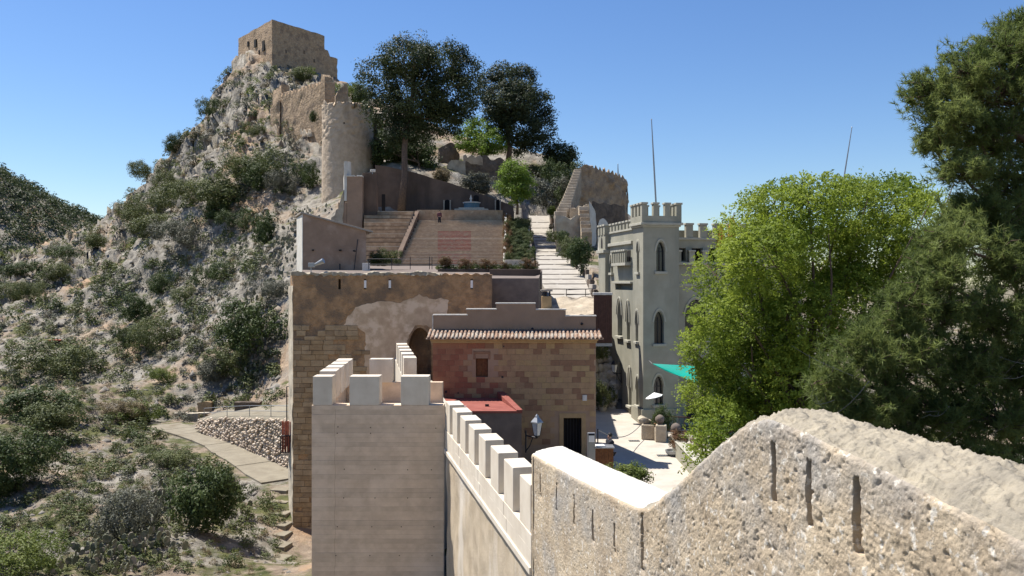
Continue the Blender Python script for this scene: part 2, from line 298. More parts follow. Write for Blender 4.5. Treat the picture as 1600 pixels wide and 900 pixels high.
def H(x, y):
    x = np.atleast_1d(np.asarray(x, float)); y = np.atleast_1d(np.asarray(y, float))
    z = np.empty_like(x)
    for i in range(0, len(x), 40000):
        d = (x[i:i+40000, None]-cxy[:, 0])**2+(y[i:i+40000, None]-cxy[:, 1])**2
        z[i:i+40000] = _k(d)@_wt[:_n]+_wt[_n]
    p = np.c_[x, y, z]
    town = sstep(x, -16-.03*y, -11-.03*y)*(1-sstep(y, 104, 118))          # inside the walls: smooth
    path = np.exp(-(((x+21.5)/7)**2+((y-65)/10)**2))
    rough = np.clip(1-town-path*.95, .03, 1)
    cliff = sstep(y, 118, 165)*(1-town)*sstep(-x, 15, 35)
    n1 = fbm(p/14+3, 4); n2 = fbm(p*np.array([1, 1, 1.3])/4.2+11, 4, .55, True)-.75
    n3 = fbm(p*np.array([.16, .16, .05])+5, 4, .6, True)-.9
    led = z+n1*.8; lz = led/1.1; st = (np.floor(lz)+sstep(lz-np.floor(lz), .35, .9))*1.1-led
    pk = np.exp(-(((x+54)/16)**2+((y-204)/14)**2))
    z = z+rough*(n1*.75+n2*.34+st*.4)+cliff*(1-.7*pk)*(n3*1.9+n2*.8)-1.2*pk
    # ground in front of the rubble retaining wall and under the lower path
    kx = np.array([-27.5, -26.8, -24.7, -21.9, -19.1, -16.2, -14.4]); ky = np.array([73, 72, 70, 67, 63.5, 60, 58.]); kb = np.array([-12.4, -12.3, -12.7, -13.3, -13.6, -13.8, -13.9])
    yw = np.interp(x, kx, ky); inf = (x > -27) & (x < -13.4) & (y < yw+.5) & (y > yw-5)
    z = np.where(inf, np.minimum(z, np.interp(x, kx, kb)), z)
    a0, a1 = P(258, 664, 75), P(440, 750, 56.); dx, dy = a1.x-a0.x, a1.y-a0.y; tt = np.clip(((x-a0.x)*dx+(y-a0.y)*dy)/(dx*dx+dy*dy), 0, 1)
    dd = np.hypot(x-a0.x-dx*tt, y-a0.y-dy*tt); wq = 1-sstep(dd, 1.9, 3.8); z = z*(1-wq)+(a0.z+(a1.z-a0.z)*tt-.1)*wq
    # keep the ground below the built ramp, terrace and stairs
    inr = (x > np.interp(y, _ry, _rxa)-1.2) & (x < np.interp(y, _ry, _rxb)+.8) & (y > 60) & (y < 127)
    z = np.where(inr, np.minimum(z, np.interp(y, _ry, _rz)-.7), z)
    ins = (x > -15.6) & (x < 1.2) & (y > 53) & (y < 106)
    z = np.where(ins, np.minimum(z, np.interp(y, [53, 84, 104, 106], [-1, .6, 6.2, 7.0])), z)
    ins = (x > -18) & (x < -.4) & (y >= 104) & (y < 111.2)
    z = np.where(ins, np.minimum(z, 7.6), z)
    return z
def hit_slow(px, py, y0=30., y1=420.):
    t = np.geomspace(y0, y1, 1500); x = (px-CX)/FX*t; zr = (HY-py)/FX*t; h = H(x, t)
    i = np.argmax(h >= zr)
    if h[i] < zr[i]: i = len(t)-1
    return Vector((x[i], t[i], h[i]))
us = np.r_[np.linspace(-1.0, -.66, 60, endpoint=False), np.linspace(-.66, .12, 460, endpoint=False), np.linspace(.12, 1.0, 150)]
ys = np.geomspace(18, 420, 480)
U, YY = np.meshgrid(us, ys); xx = (U*YY).ravel(); yy = YY.ravel(); zz = H(xx, yy)
V = np.c_[xx, yy, zz]
ZG = zz.reshape(len(ys), len(us)); SG = ZG/YY
def hits(px, py):                            # where sight lines meet the ground, read off the height grid
    px = np.atleast_1d(np.asarray(px, float)); py = np.atleast_1d(np.asarray(py, float)); u = (px-CX)/FX; v = (HY-py)/FX
    c = np.clip(np.searchsorted(us, u), 1, len(us)-1); r0 = int(np.searchsorted(ys, 33.)); out = np.zeros((len(px), 3)); ok = np.zeros(len(px), bool)
    for i in range(len(px)):
        col = SG[r0:, c[i]]; k = int(np.argmax(col >= v[i])); ok[i] = col[k] >= v[i]; k = min(k+r0, len(ys)-1); out[i] = (u[i]*ys[k], ys[k], ZG[k, c[i]])
    return out, ok
def hit(px, py): return Vector(hits(px, py)[0][0])
def Hg(x, y):
    x = np.asarray(x, float); y = np.asarray(y, float); r = np.clip(np.searchsorted(ys, y), 1, len(ys)-1); c = np.clip(np.searchsorted(us, x/y), 1, len(us)-1); return ZG[r, c]
cl = sstep(yy, 110, 150)*sstep(-xx, 14, 30)
q = V*.42
V[:, 0] += cl*.75*fbm(q+31, 3); V[:, 1] += cl*1.0*fbm(q+57, 3)
nu, ny = len(us), len(ys)
ii = (np.arange(ny-1)[:, None]*nu+np.arange(nu-1)[None]).ravel()
F = np.c_[ii, ii+1, ii+1+nu, ii+nu]
def terrain_mat():
    m = bpy.data.materials.new('hillside'); m.use_nodes = True; t = m.node_tree; N = t.nodes; L = t.links
    b = N['Principled BSDF']; b.inputs['Roughness'].default_value = .95; b.inputs['Specular IOR Level'].default_value = .12
    g = N.new('ShaderNodeNewGeometry')
    def noise(sc, det=7, ro=.62, vec=None):
        n = N.new('ShaderNodeTexNoise'); n.inputs['Scale'].default_value = sc; n.inputs['Detail'].default_value = det; n.inputs['Roughness'].default_value = ro
        L.new(vec or g.outputs['Position'], n.inputs['Vector']); return n.outputs['Fac']
    def ramp(fac, *st):
        r = N.new('ShaderNodeValToRGB'); e = r.color_ramp.elements
        while len(e) < len(st): e.new(.5)
        for k, (p, c) in enumerate(st): e[k].position = p; e[k].color = (*c, 1)
        L.new(fac, r.inputs[0]); return r.outputs[0]
    def mix(f, a, bb):
        x = N.new('ShaderNodeMix'); x.data_type = 'RGBA'; L.new(f, x.inputs['Factor']); L.new(a, x.inputs['A']); L.new(bb, x.inputs['B']); return x.outputs['Result']
    rock = ramp(noise(.9), (.28, (.11, .10, .086)), (.5, (.225, .205, .172)), (.76, (.40, .37, .32)))
    orange = ramp(noise(.5), (.4, (.34, .21, .12)), (.6, (.46, .31, .19)))
    rock = mix(ramp(noise(.075, 6), (.52, (0, 0, 0)), (.66, (.8, .8, .8))), rock, orange)
    soil = ramp(noise(1.4), (.35, (.17, .13, .098)), (.65, (.31, .25, .19)))
    grass = ramp(noise(.8), (.35, (.055, .065, .026)), (.65, (.125, .125, .052)))
    gs = mix(ramp(noise(.33, 8, .68), (.44, (0, 0, 0)), (.54, (1, 1, 1))), soil, grass)
    sep = N.new('ShaderNodeSeparateXYZ'); L.new(g.outputs['Normal'], sep.inputs[0])
    ad = N.new('ShaderNodeMath'); ad.operation = 'MULTIPLY_ADD'; L.new(noise(.17, 9, .7), ad.inputs[0]); ad.inputs[1].default_value = -1.75; L.new(sep.outputs['Z'], ad.inputs[2])
    f = ramp(ad.outputs[0], (.0, (0, 0, 0)), (.14, (1, 1, 1)))
    L.new(mix(f, rock, gs), b.inputs['Base Color'])
    bp = N.new('ShaderNodeBump'); bp.inputs['Strength'].default_value = 1; bp.inputs['Distance'].default_value = .22; L.new(noise(2.2, 9, .72), bp.inputs['Height']); L.new(bp.outputs[0], b.inputs['Normal'])
    return m
M['hill'] = terrain_mat()
tag(npobj('hillside', V, F, M['hill'], None, (0, 0, 0), True), 'rocky scrub hillside rising to the keep', kind='structure')
# wide low ground to the horizon
gx = np.array([-6000, -2000, -700, 0, 700, 2000, 6000.]); gy = np.array([-500, 0, 410, 900, 2000, 7000.])
GX, GY = np.meshgrid(gx, gy); gv = np.c_[GX.ravel(), GY.ravel(), np.full(GX.size, -30.)]
ii = (np.arange(5)[:, None]*7+np.arange(6)[None]).ravel()
tag(npobj('ground', gv, np.c_[ii, ii+1, ii+8, ii+7], M['hill'], None, (0, 0, 0)), kind='structure')
# far wooded hill on the left
fx = np.linspace(-620, 60, 120); fy = np.linspace(380, 760, 70)
GX, GY = np.meshgrid(fx, fy)
ridx = [-700, -330, -313, -298, -275, -240, -215, -150, 60]; ridz = [92, 72, 67, 58, 44, 31, 22, 4, -30]
def FH(x, y):
    r = np.interp(x*520/np.maximum(y, 400)*1.0, ridx, ridz)
    return -32+(r+32)*np.exp(-((y-520)/(130+0*y))**2)+fbm(np.c_[x, y, 0*x]/40, 4)*3.5
fz = FH(GX.ravel(), GY.ravel()); ii = (np.arange(69)[:, None]*120+np.arange(119)[None]).ravel()
tag(npobj('far_hill', np.c_[GX.ravel(), GY.ravel(), fz], np.c_[ii, ii+1, ii+121, ii+120], M['hill'], None, (0, 0, 0), True), kind='structure')

# ------------------------------------------------------------------ foliage makers
def quads(c, n, size, asp=.6, r=rng):
    """leaf quads at centres c with normals n"""
    k = len(c); t = r.normal(size=(k, 3)); n = n/np.linalg.norm(n, axis=1, keepdims=True)
    t -= n*(t*n).sum(1, keepdims=True); t /= np.linalg.norm(t, axis=1, keepdims=True)+1e-9; s = np.cross(n, t)
    sz = np.asarray(size).reshape(-1, 1)*np.ones((k, 1)); a = t*sz; b = s*sz*asp
    V = np.empty((k, 4, 3)); V[:, 0] = c-a; V[:, 1] = c+b*.9-a*.1; V[:, 2] = c+a; V[:, 3] = c-b*.9-a*.1
    return V.reshape(-1, 3), np.arange(4*k).reshape(-1, 4)
def unit(v): return v/(np.linalg.norm(v, axis=1, keepdims=True)+1e-9)
def crown(blobs, nclump, nleaf, rc, size, r, flat=.75, up=.5):
    """clumps spread through overlapping lobes; blobs: (x,y,z,rx,rz)"""
    B = np.array(blobs, float); wgt = B[:, 3]**2*B[:, 4]; wgt /= wgt.sum()
    bi = r.choice(len(B), nclump, p=wgt); d = unit(r.normal(size=(nclump, 3))); rad = r.uniform(.25, 1, (nclump, 1))**.45
    cc = B[bi, :3]+d*rad*np.c_[B[bi, 3], B[bi, 3], B[bi, 4]]
    rcs = rc*r.uniform(.6, 1.35, nclump)
    ci = np.repeat(np.arange(nclump), nleaf); e = unit(r.normal(size=(len(ci), 3)))*r.uniform(.15, 1, (len(ci), 1))**.5
    p = cc[ci]+e*rcs[ci][:, None]*np.array([1, 1, flat])
    nrm = e*.8+d[ci]*.5+np.array([0, 0, up])+r.normal(size=(len(ci), 3))*.55
    return quads(p, nrm, size*r.uniform(.7, 1.3, len(ci)), .6, r), cc
def limb(mb, a, b, r0, r1, bend, r, n=5, sides=6):
    a = Vector(a); b = Vector(b); pts = []
    off = Vector(r.normal(size=3))*bend
    for i in range(n+1):
        t = i/n; pts.append(a.lerp(b, t)+off*math.sin(t*math.pi)+Vector((0, 0, -bend*.6))*math.sin(t*math.pi))
    mb.tube(pts, [r0+(r1-r0)*i/n for i in range(n+1)], sides)
def tree(name, label, base, blobs, nclump, nleaf, rc, size, mleaf, trunk_r, seed, group=None, cat='tree', fork=.45, nl=10, lean=(0, 0)):
    r = np.random.default_rng(seed); t = thing(name, label, cat, base, group)
    (V, F), cc = crown(blobs, nclump, nleaf, rc, size, r)
    npobj('crown', V, F, mleaf, t)
    B = np.array(blobs); top = Vector((float((B[:, 0]*B[:, 3]).sum()/B[:, 3].sum()), float((B[:, 1]*B[:, 3]).sum()/B[:, 3].sum()), float(B[:, 2].max())))
    base = Vector(base); fk = base.lerp(top, fork); fk.x = base.x+lean[0]; fk.y = base.y+lean[1]
    mb = MB(); mb.tube([base-Vector((0, 0, .4)), base.lerp(fk, .35)+Vector((trunk_r*.4, 0, 0)), base.lerp(fk, .7)-Vector((trunk_r*.3, 0, 0)), fk, fk.lerp(top, .45), fk.lerp(top, .85)], [trunk_r*1.35, trunk_r, trunk_r*.9, trunk_r*.8, trunk_r*.45, trunk_r*.12], 9)
    mb.build('trunk', M['bark'], t, smooth=True)
    mb = MB()
    for k in range(nl):
        c = cc[r.integers(len(cc))]; s = fk.lerp(top, r.uniform(0, .6)); limb(mb, s, c, trunk_r*.32, trunk_r*.05, trunk_r*1.2, r)
    mb.build('limbs', M['bark'], t, smooth=True)
    return t
def shrub_mesh(seed, kind='leaf'):
    r = np.random.default_rng(seed); k = r.integers(4, 7)
    bl = [(r.normal()*.28, r.normal()*.28, .42+r.uniform(-.12, .22), r.uniform(.3, .5), r.uniform(.3, .48)) for _ in range(k)]
    if kind == 'leaf': (V, F), _ = crown(bl, 190, 42, .125, .027, r, .9, .4)
    elif kind == 'fine': (V, F), _ = crown(bl, 230, 40, .11, .021, r, 1.1, .5)
    else: (V, F), _ = crown(bl, 80, 24, .15, .045, r, .9, .4)
    V[:, 2] = np.maximum(V[:, 2], -.06)
    return npmesh(V, F)
SH = {'leaf': [shrub_mesh(100+i) for i in range(4)], 'fine': [shrub_mesh(200+i, 'fine') for i in range(4)], 'low': [shrub_mesh(300+i, 'low') for i in range(3)]}
for kk in SH:
    for me in SH[kk]: me.materials.append(M['shrub_d'])
nsh = 0
def shrub(label, px, py, wpx, hpx, m, kind='leaf', name='shrub', group='shrubs on the hillside', at=None, cat='shrub'):
    """px,py: foot of the shrub in the photograph; wpx,hpx its size there"""
    global nsh; nsh += 1
    p = hit(px, py) if at is None else Vector(at); sx = wpx/FX*p.y; sz = hpx/FX*p.y
    o = piece(name, SH[kind][nsh % len(SH[kind])], None, p-Vector((0, 0, .05*sz)), None, (sx*.78, sx*.78, sz*.98), M[m])
    o.rotation_euler = (0, 0, nsh*1.7); return tag(o, label, cat, group)
# ------------------------------------------------------------------ walls near the camera
def rough(name, foot, z0, top, res, amp, freq, m, parent=None, base=None, seed=0, smooth=True, octv=4):
    """weathered masonry block on a four-cornered footprint (counter-clockwise from front left); top: z or f(a,b)"""
    p0, p1, p2, p3 = [np.array(q[:2], float) for q in foot]
    la = max(np.linalg.norm(p1-p0), np.linalg.norm(p2-p3)); lb = max(np.linalg.norm(p3-p0), np.linalg.norm(p2-p1))
    tf = top if callable(top) else (lambda a, b: np.full_like(a, float(top)))
    zmax = float(np.max(tf(np.linspace(0, 1, 50), np.full(50, .5)))); hh = zmax-z0
    na, nb, nz = max(2, int(la/res)), max(2, int(lb/res)), max(2, int(hh/res))
    Vs, Fs, n0 = [], [], 0
    def grid(A, B, Cc):
        nonlocal n0
        s = A.shape; a, b, c = A.ravel(), B.ravel(), Cc.ravel()
        xy = ((1-a)*(1-b))[:, None]*p0+(a*(1-b))[:, None]*p1+(a*b)[:, None]*p2+((1-a)*b)[:, None]*p3
        z = z0+c*(tf(a, b)-z0); Vs.append(np.c_[xy, z])
        i = (np.arange(s[0]-1)[:, None]*s[1]+np.arange(s[1]-1)[None]).ravel()+n0
        Fs.append(np.c_[i, i+1, i+1+s[1], i+s[1]]); n0 += len(a)
    L = lambda n: np.linspace(0, 1, n+1)
    a, c = np.meshgrid(L(na), L(nz)); grid(a, a*0, c); grid(a[:, ::-1], a*0+1, c)
    b, c = np.meshgrid(L(nb), L(nz)); grid(b*0, b[:, ::-1], c); grid(b*0+1, b, c)
    a, b = np.meshgrid(L(na), L(nb)); grid(a, b, a*0+1)
    V = np.concatenate(Vs); F = np.concatenate(Fs)
    D = np.c_[fbm(V*freq+seed, octv), fbm(V*freq+seed+41, octv), fbm(V*freq+seed+83, octv)*.7]
    V = V+D*amp
    return npobj(name, V, F, m, parent, base, smooth)
# --- the near rubble wall with arrow slits
WA, WB = 4.25, -.22                          # the wall's face line X = WA + WB*Y, shared with the crenellated run
wd = Vector((.22, -1, 0)).normalized(); wn = Vector((-1, -.22, 0)).normalized()
def wallpt(Y): return Vector((WA+WB*Y, Y, 0))
def near_wall():
    Y = [17.5]
    while Y[-1] > 3.2: Y.append(Y[-1]-max(.0085, .00165*Y[-1]))
    Y = np.array(Y)
    zf = np.interp(-Y, -np.array([17.5, 14.5, 12.2, 11.6, 11.2, 10.4, 9.2, 8.6, 8.2, 7.6, 6.4, 5.2, 4, 3]), [-3.52, -3.32, -3.12, -3.06, -2.96, -2.5, -1.75, -1.42, -1.29, -1.31, -1.43, -1.57, -1.72, -1.85])
    zb = np.interp(-Y, -np.array([17.5, 14.5, 12.2, 11.6, 11.2, 10.4, 9.2, 8.6, 8.2, 7.4, 6.4, 5.2, 4, 3]), [-3.40, -3.2, -3.02, -2.97, -2.85, -2.42, -1.72, -1.36, -1.265, -1.29, -1.285, -1.28, -1.36, -1.5])
    tt = np.r_[np.linspace(0, 2.6, 190), np.linspace(2.63, 5, 25)]
    nt_ = np.linspace(0, 1, 44); bt = np.linspace(0, 6.3, 24)[1:]
    cols = []
    thick = .66
    ncol = len(tt)+len(nt_)-1+len(bt)
    V = np.zeros((len(Y), ncol, 3)); N = np.zeros((len(Y), ncol, 3)); T = np.zeros((len(Y), ncol)); S_ = np.zeros((len(Y), ncol))
    wnv = np.array(wn); base = np.c_[WA+WB*Y, Y, 0*Y]
    for j, t in enumerate(tt[::-1]):         # face, bottom to top
        V[:, j] = base; V[:, j, 2] = zf-t; N[:, j] = wnv; T[:, j] = t
    k = len(tt)
    for j, t in enumerate(nt_[1:]):          # top
        V[:, k+j] = base-wnv*thick*t; V[:, k+j, 2] = zf+(zb-zf)*t+.03*math.sin(t*math.pi); N[:, k+j] = (0, 0, 1); T[:, k+j] = 0
        S_[:, k+j] = 1
    k += len(nt_)-1
    for j, t in enumerate(bt): V[:, k+j] = base-wnv*thick; V[:, k+j, 2] = zb-t; N[:, k+j] = -wnv
    jt = len(tt)-1
    for j in range(jt-12, jt+9):
        a_ = (j-jt+12)/20*math.pi/2; N[:, j] = wnv*math.cos(a_)+np.array([0, 0, 1])*math.sin(a_)
    WT = np.zeros((len(Y), ncol))
    for j in range(ncol): WT[:, j] = min(1, max(0, (j-jt+3)/9)) if j < len(tt)+len(nt_)-1 else 0
    # round the upper arris on a small quarter circle
    ra = .09
    sv = np.r_[-(tt[::-1]), nt_[1:]*thick]
    corner = base.copy(); corner[:, 2] = zf
    for j in range(len(sv)):
        if abs(sv[j]) < ra:
            th_ = (sv[j]+ra)/(2*ra)*math.pi/2
            V[:, j] = corner-wnv*ra*(1-math.cos(th_))-np.array([0, 0, ra*(1-math.sin(th_))])
    Pf = V.reshape(-1, 3); Nf = N.reshape(-1, 3); Tf = T.ravel(); Sf = S_.ravel()
    Yf = np.repeat(Y, ncol)
    d = fbm(Pf*1.5+2, 2)*.020+fbm(Pf*9+9, 2)*.007+fbm(Pf*34+4, 2, .7)*.0042
    peb = np.clip(fbm(Pf*30+77, 2)-.15, 0, 1)*.013*np.clip(.5+fbm(Pf*.9+5, 2), 0, 1); d = d+peb
    pit = np.clip(fbm(Pf*17+33, 3)-.6, 0, 1)*-.042; d = d+pit
    lay = fbm(Pf*np.array([3, 1.2, 16])+3, 3)
    topd = fbm(Pf*np.array([12, 4.2, 6])+8, 4, .65, True)*.024-.016+fbm(Pf*30, 2)*.007
    sect2 = sstep(-Yf, -11.6, -10.5)
    wt = WT.ravel(); d = wt*(topd*(.12+.95*sect2)-.008)+(1-wt)*d*(.62+.38*sect2)
    slotf = np.zeros(len(Pf), bool)
    # arrow slits (Y position, top below which z, length, width)
    for (ys_, py0, py1, w_) in [(16.8, 740, 776, .055), (15.6, 754, 798, .06), (14.5, 774, 820, .055), (13.5, 797, 846, .06), (12.5, 818, 864, .06), (11.4, 800, 892, .075), (8.08, 692, 784, .075), (7.46, 719, 821, .07), (6.78, 747, 865, .085)]:
        zt, zb_ = Z(py0, ys_), Z(py1, ys_)
        yc = ys_+vn(np.c_[Pf[:, 2]*5, Yf*0+ys_, Yf*0])*.016
        wid = w_*.5*(1+.35*vn(np.c_[Pf[:, 2]*9, Yf*0+ys_+5, Yf*0]))
        if ys_ == 8.08: wid = np.full_like(wid, w_*.5); yc = np.full_like(yc, ys_)
        ins = (np.abs(Yf-yc) < wid) & (Pf[:, 2] < zt+.01*vn(np.c_[Yf*30, Yf*0, Yf*0])) & (Pf[:, 2] > zb_) & (Sf == 0) & (Nf[:, 0] < -.9)
        d = np.where(ins, d-.30, d); slotf |= ins
        chip = np.exp(-((Yf-ys_)/(w_*1.6))**2)*np.exp(-((Pf[:, 2]-zb_)/.05)**2)*(Sf == 0); d = d-.02*chip
    Pf = Pf+Nf*d[:, None]
    i = (np.arange(len(Y)-1)[:, None]*ncol+np.arange(ncol-1)[None]).ravel()
    F = np.c_[i, i+1, i+1+ncol, i+ncol]
    # far end cap
    t = thing('rubble_wall', 'weathered rammed rubble wall with arrow slits nearest the viewer', 'wall', (WA+WB*8, 8, -9))
    nf = len(tt)
    cut_ = (np.arange(len(F)) % (ncol-1))
    face = F[(cut_ < nf-1)]; topf = F[(cut_ >= nf-1)]
    V2 = Pf
    # one continuous wall face, its weathered crest a part of its own
    def sub(name, Fs, m):
        u, inv = np.unique(Fs, return_inverse=True); return npobj(name, V2[u], inv.reshape(Fs.shape), m, t, None, True)
    a = sub('wall_face', face, M['rubble'])
    sl_ = slotf[face]; edge = sl_.any(1); sm = ~edge; a.data.polygons.foreach_set('use_smooth', sm)
    sec1 = (topf[:, 0]//ncol) < np.argmax(Y < 11.45)
    sub('limewashed_crest', topf[sec1], M['limewash']); sub('weathered_crest', topf[~sec1], M['rubble_top'])
    e = wallpt(17.5)
    MB().prism([(e.x+.01, e.y), (e.x+.66, e.y+.14), (e.x+.66, e.y-.06), (e.x+.02, e.y-.2)], -12, [-3.56, -3.44, -3.44, -3.56]).build('wall_end', M['rubble'], t)
near_wall()
# --- crenellated run
def crenel_wall():
    p0, p1 = wallpt(29.95), wallpt(17.45); fr = Fr(p0, p1-p0, -wn); Ln = (p1-p0).length
    t = thing('crenellated_wall', 'pale wall with a row of square merlons stepping toward the viewer', 'wall', (p0+p1)/2+Vector((0, 0, -16)))
    q = [fr(0, .05, 0), fr(Ln, .05, 0), fr(Ln, .62, 0), fr(0, .62, 0)]
    rough('plaster_face', q, -16, -5.86, .14, .035, 1.2, M['lowwall'], t)
    mb = MB().box(fr, 0, Ln, .02, .6, -5.86, -5.20); mb.build('parapet_core', M['cast'], t)
    k = 0
    for row in range(2):
        a = -.4*row
        while a < Ln:
            l = 1.15+.12*math.sin(k*2.3); a0 = max(0, a)+.002; a1 = min(Ln, a+l)-.002
            if a1-a0 > .1: MB().box(fr, a0, a1, -.012-.004*((k*7) % 3), .019, -5.86+.33*row+.002, -5.86+.33*(row+1)-.002).build('parapet_block', M['cast'], t, bevel=.004)
            a += l; k += 1
    MB().box(fr, 0, Ln, -.06, .018, -6.02, -5.862).build('ledge', M['cast'], t, bevel=.015)
    mb = MB().box(fr, 0, Ln, .60, 1.6, -5.9, -5.7); mb.build('wall_walk', M['pave'], t)
    for Yf in (30.0, 28.32, 26.72, 25.15, 23.5, 21.82, 20.2, 18.56):
        a = (p0.y-Yf)/abs(wd.y); a = max(a, .02); l = min(1.0, Ln-a-.01)
        MB().box(fr, a, a+l, .0, .50, -5.198, -4.2).build('merlon', M['cast'], t, bevel=.018)
crenel_wall()
# --- concrete tower
def conc_tower():
    t = thing('concrete_tower', 'square tower of pale board-marked concrete with battlements', 'tower', (-4.9, 33, -16))
    fl = Vector((-7.06, 30, 0)); fr_ = Vector((-2.41, 30, 0)); bl = Vector((-7.55, 37.2, 0)); br = Vector((-2.95, 37.2, 0))
    MB().prism([(-7.03, 30.06), (-2.44, 30.06), (-2.97, 37.2), (-7.52, 37.2)], -17, -5.25).build('core', M['concrete'], t)
    f = Fr(fl, (1, 0)); z = -4.36; k = 0; W = 4.65
    while z > -11.6:
        h = (.155, .17, .16, .165)[k % 4]; j = .003*math.sin(k*1.9)+.003*math.sin(k*5.3)
        cutx = .82+.02*math.sin(k); 
        mm = M['concrete'] if (k*5) % 7 < 4 else M['concrete2']
        MB().box(f, 0, cutx-.002, j+.001*(k % 2), .36, z-h+.001, z).build('formwork_course', mm, t, bevel=.0025)
        MB().box(f, cutx+.002, W, j, .36, z-h+.001, z).build('formwork_course', mm, t, bevel=.0025)
        z -= h; k += 1
    hole = MB().lathe((0, 0, 0), [(.018, 0), (.018, .012)], 8)
    bm = bmesh.new()
    hm = bpy.data.meshes.new('hole'); hm.from_pydata([(v[0], -v[2], v[1]) for v in hole.v], [], hole.f); hm.materials.append(M['void'])
    for (px, py) in [(528, 667), (579, 668), (630, 668), (681, 669), (527, 677), (579, 677), (538, 733), (586, 733), (637, 734), (674, 734), (537, 778), (586, 778), (637, 778), (672, 778), (527, 823), (581, 823), (627, 823), (678, 823), (525, 868), (578, 868), (624, 868), (675, 868)]:
        piece('form_tie_hole', hm, t, P(px, py, 30)+Vector((0, -.001, 0)))
    # parapets and merlons
    for a0, a1 in ((.04, .72), (1.33, 2.39), (3.14, 4.13)): MB().box(f, a0, a1, .0, .62, -4.355, -3.34).build('merlon', M['cast'], t, bevel=.015)
    lf = Fr(fl, bl-fl, (1, .06)); L_ = (bl-fl).length
    MB().box(lf, .37, L_, .0, .36, -5.25, -4.36).build('parapet', M['concrete'], t, bevel=.01)
    MB().box(f, .0, 4.65, .361, .62, -5.25, -4.37).build('parapet', M['concrete'], t)
    for i in range(1, 5): MB().box(lf, .35+i*1.42, .35+i*1.42+.98, .0, .62, -4.355, -3.34).build('merlon', M['cast'], t, bevel=.015)
    bf = Fr((bl.x, 37.2, 0), (1, 0)); MB().box(bf, .4, 4.55, -.34, .0, -5.25, -4.36).build('parapet', M['concrete'], t, bevel=.01)
    MB().box(bf, X(579, 37)-bl.x, X(614, 37)-bl.x, -.5, .02, -4.355, -3.34).build('merlon', M['cast'], t, bevel=.015)
    # rear battlement leading to the archway
    p0 = Vector((X(631, 37.3), 37.3, 0)); p1 = Vector((X(619, 46.4), 46.4, 0)); g = Fr(p0, p1-p0, (1, .1)); L_ = (p1-p0).length
    t2 = thing('arch_battlement', 'short battlement with five pale merlons leading to dark archway', 'wall', (p0+p1)/2+Vector((0, 0, -14)))
    MB().box(g, 0, L_+2.4, .0, .56, -14, -4.36).build('wall_body', M['cast'], t2, bevel=.01)
    for i in range(5): MB().box(g, .02+i*2.0, .02+i*2.0+1.05, .0, .56, -4.355, -3.34).build('merlon', M['cast'], t2, bevel=.015)
    MB().box(g, 0, L_+2.4, .561, 2.0, -14, -5.5).build('wall_walk', M['pave'], t2)
conc_tower()

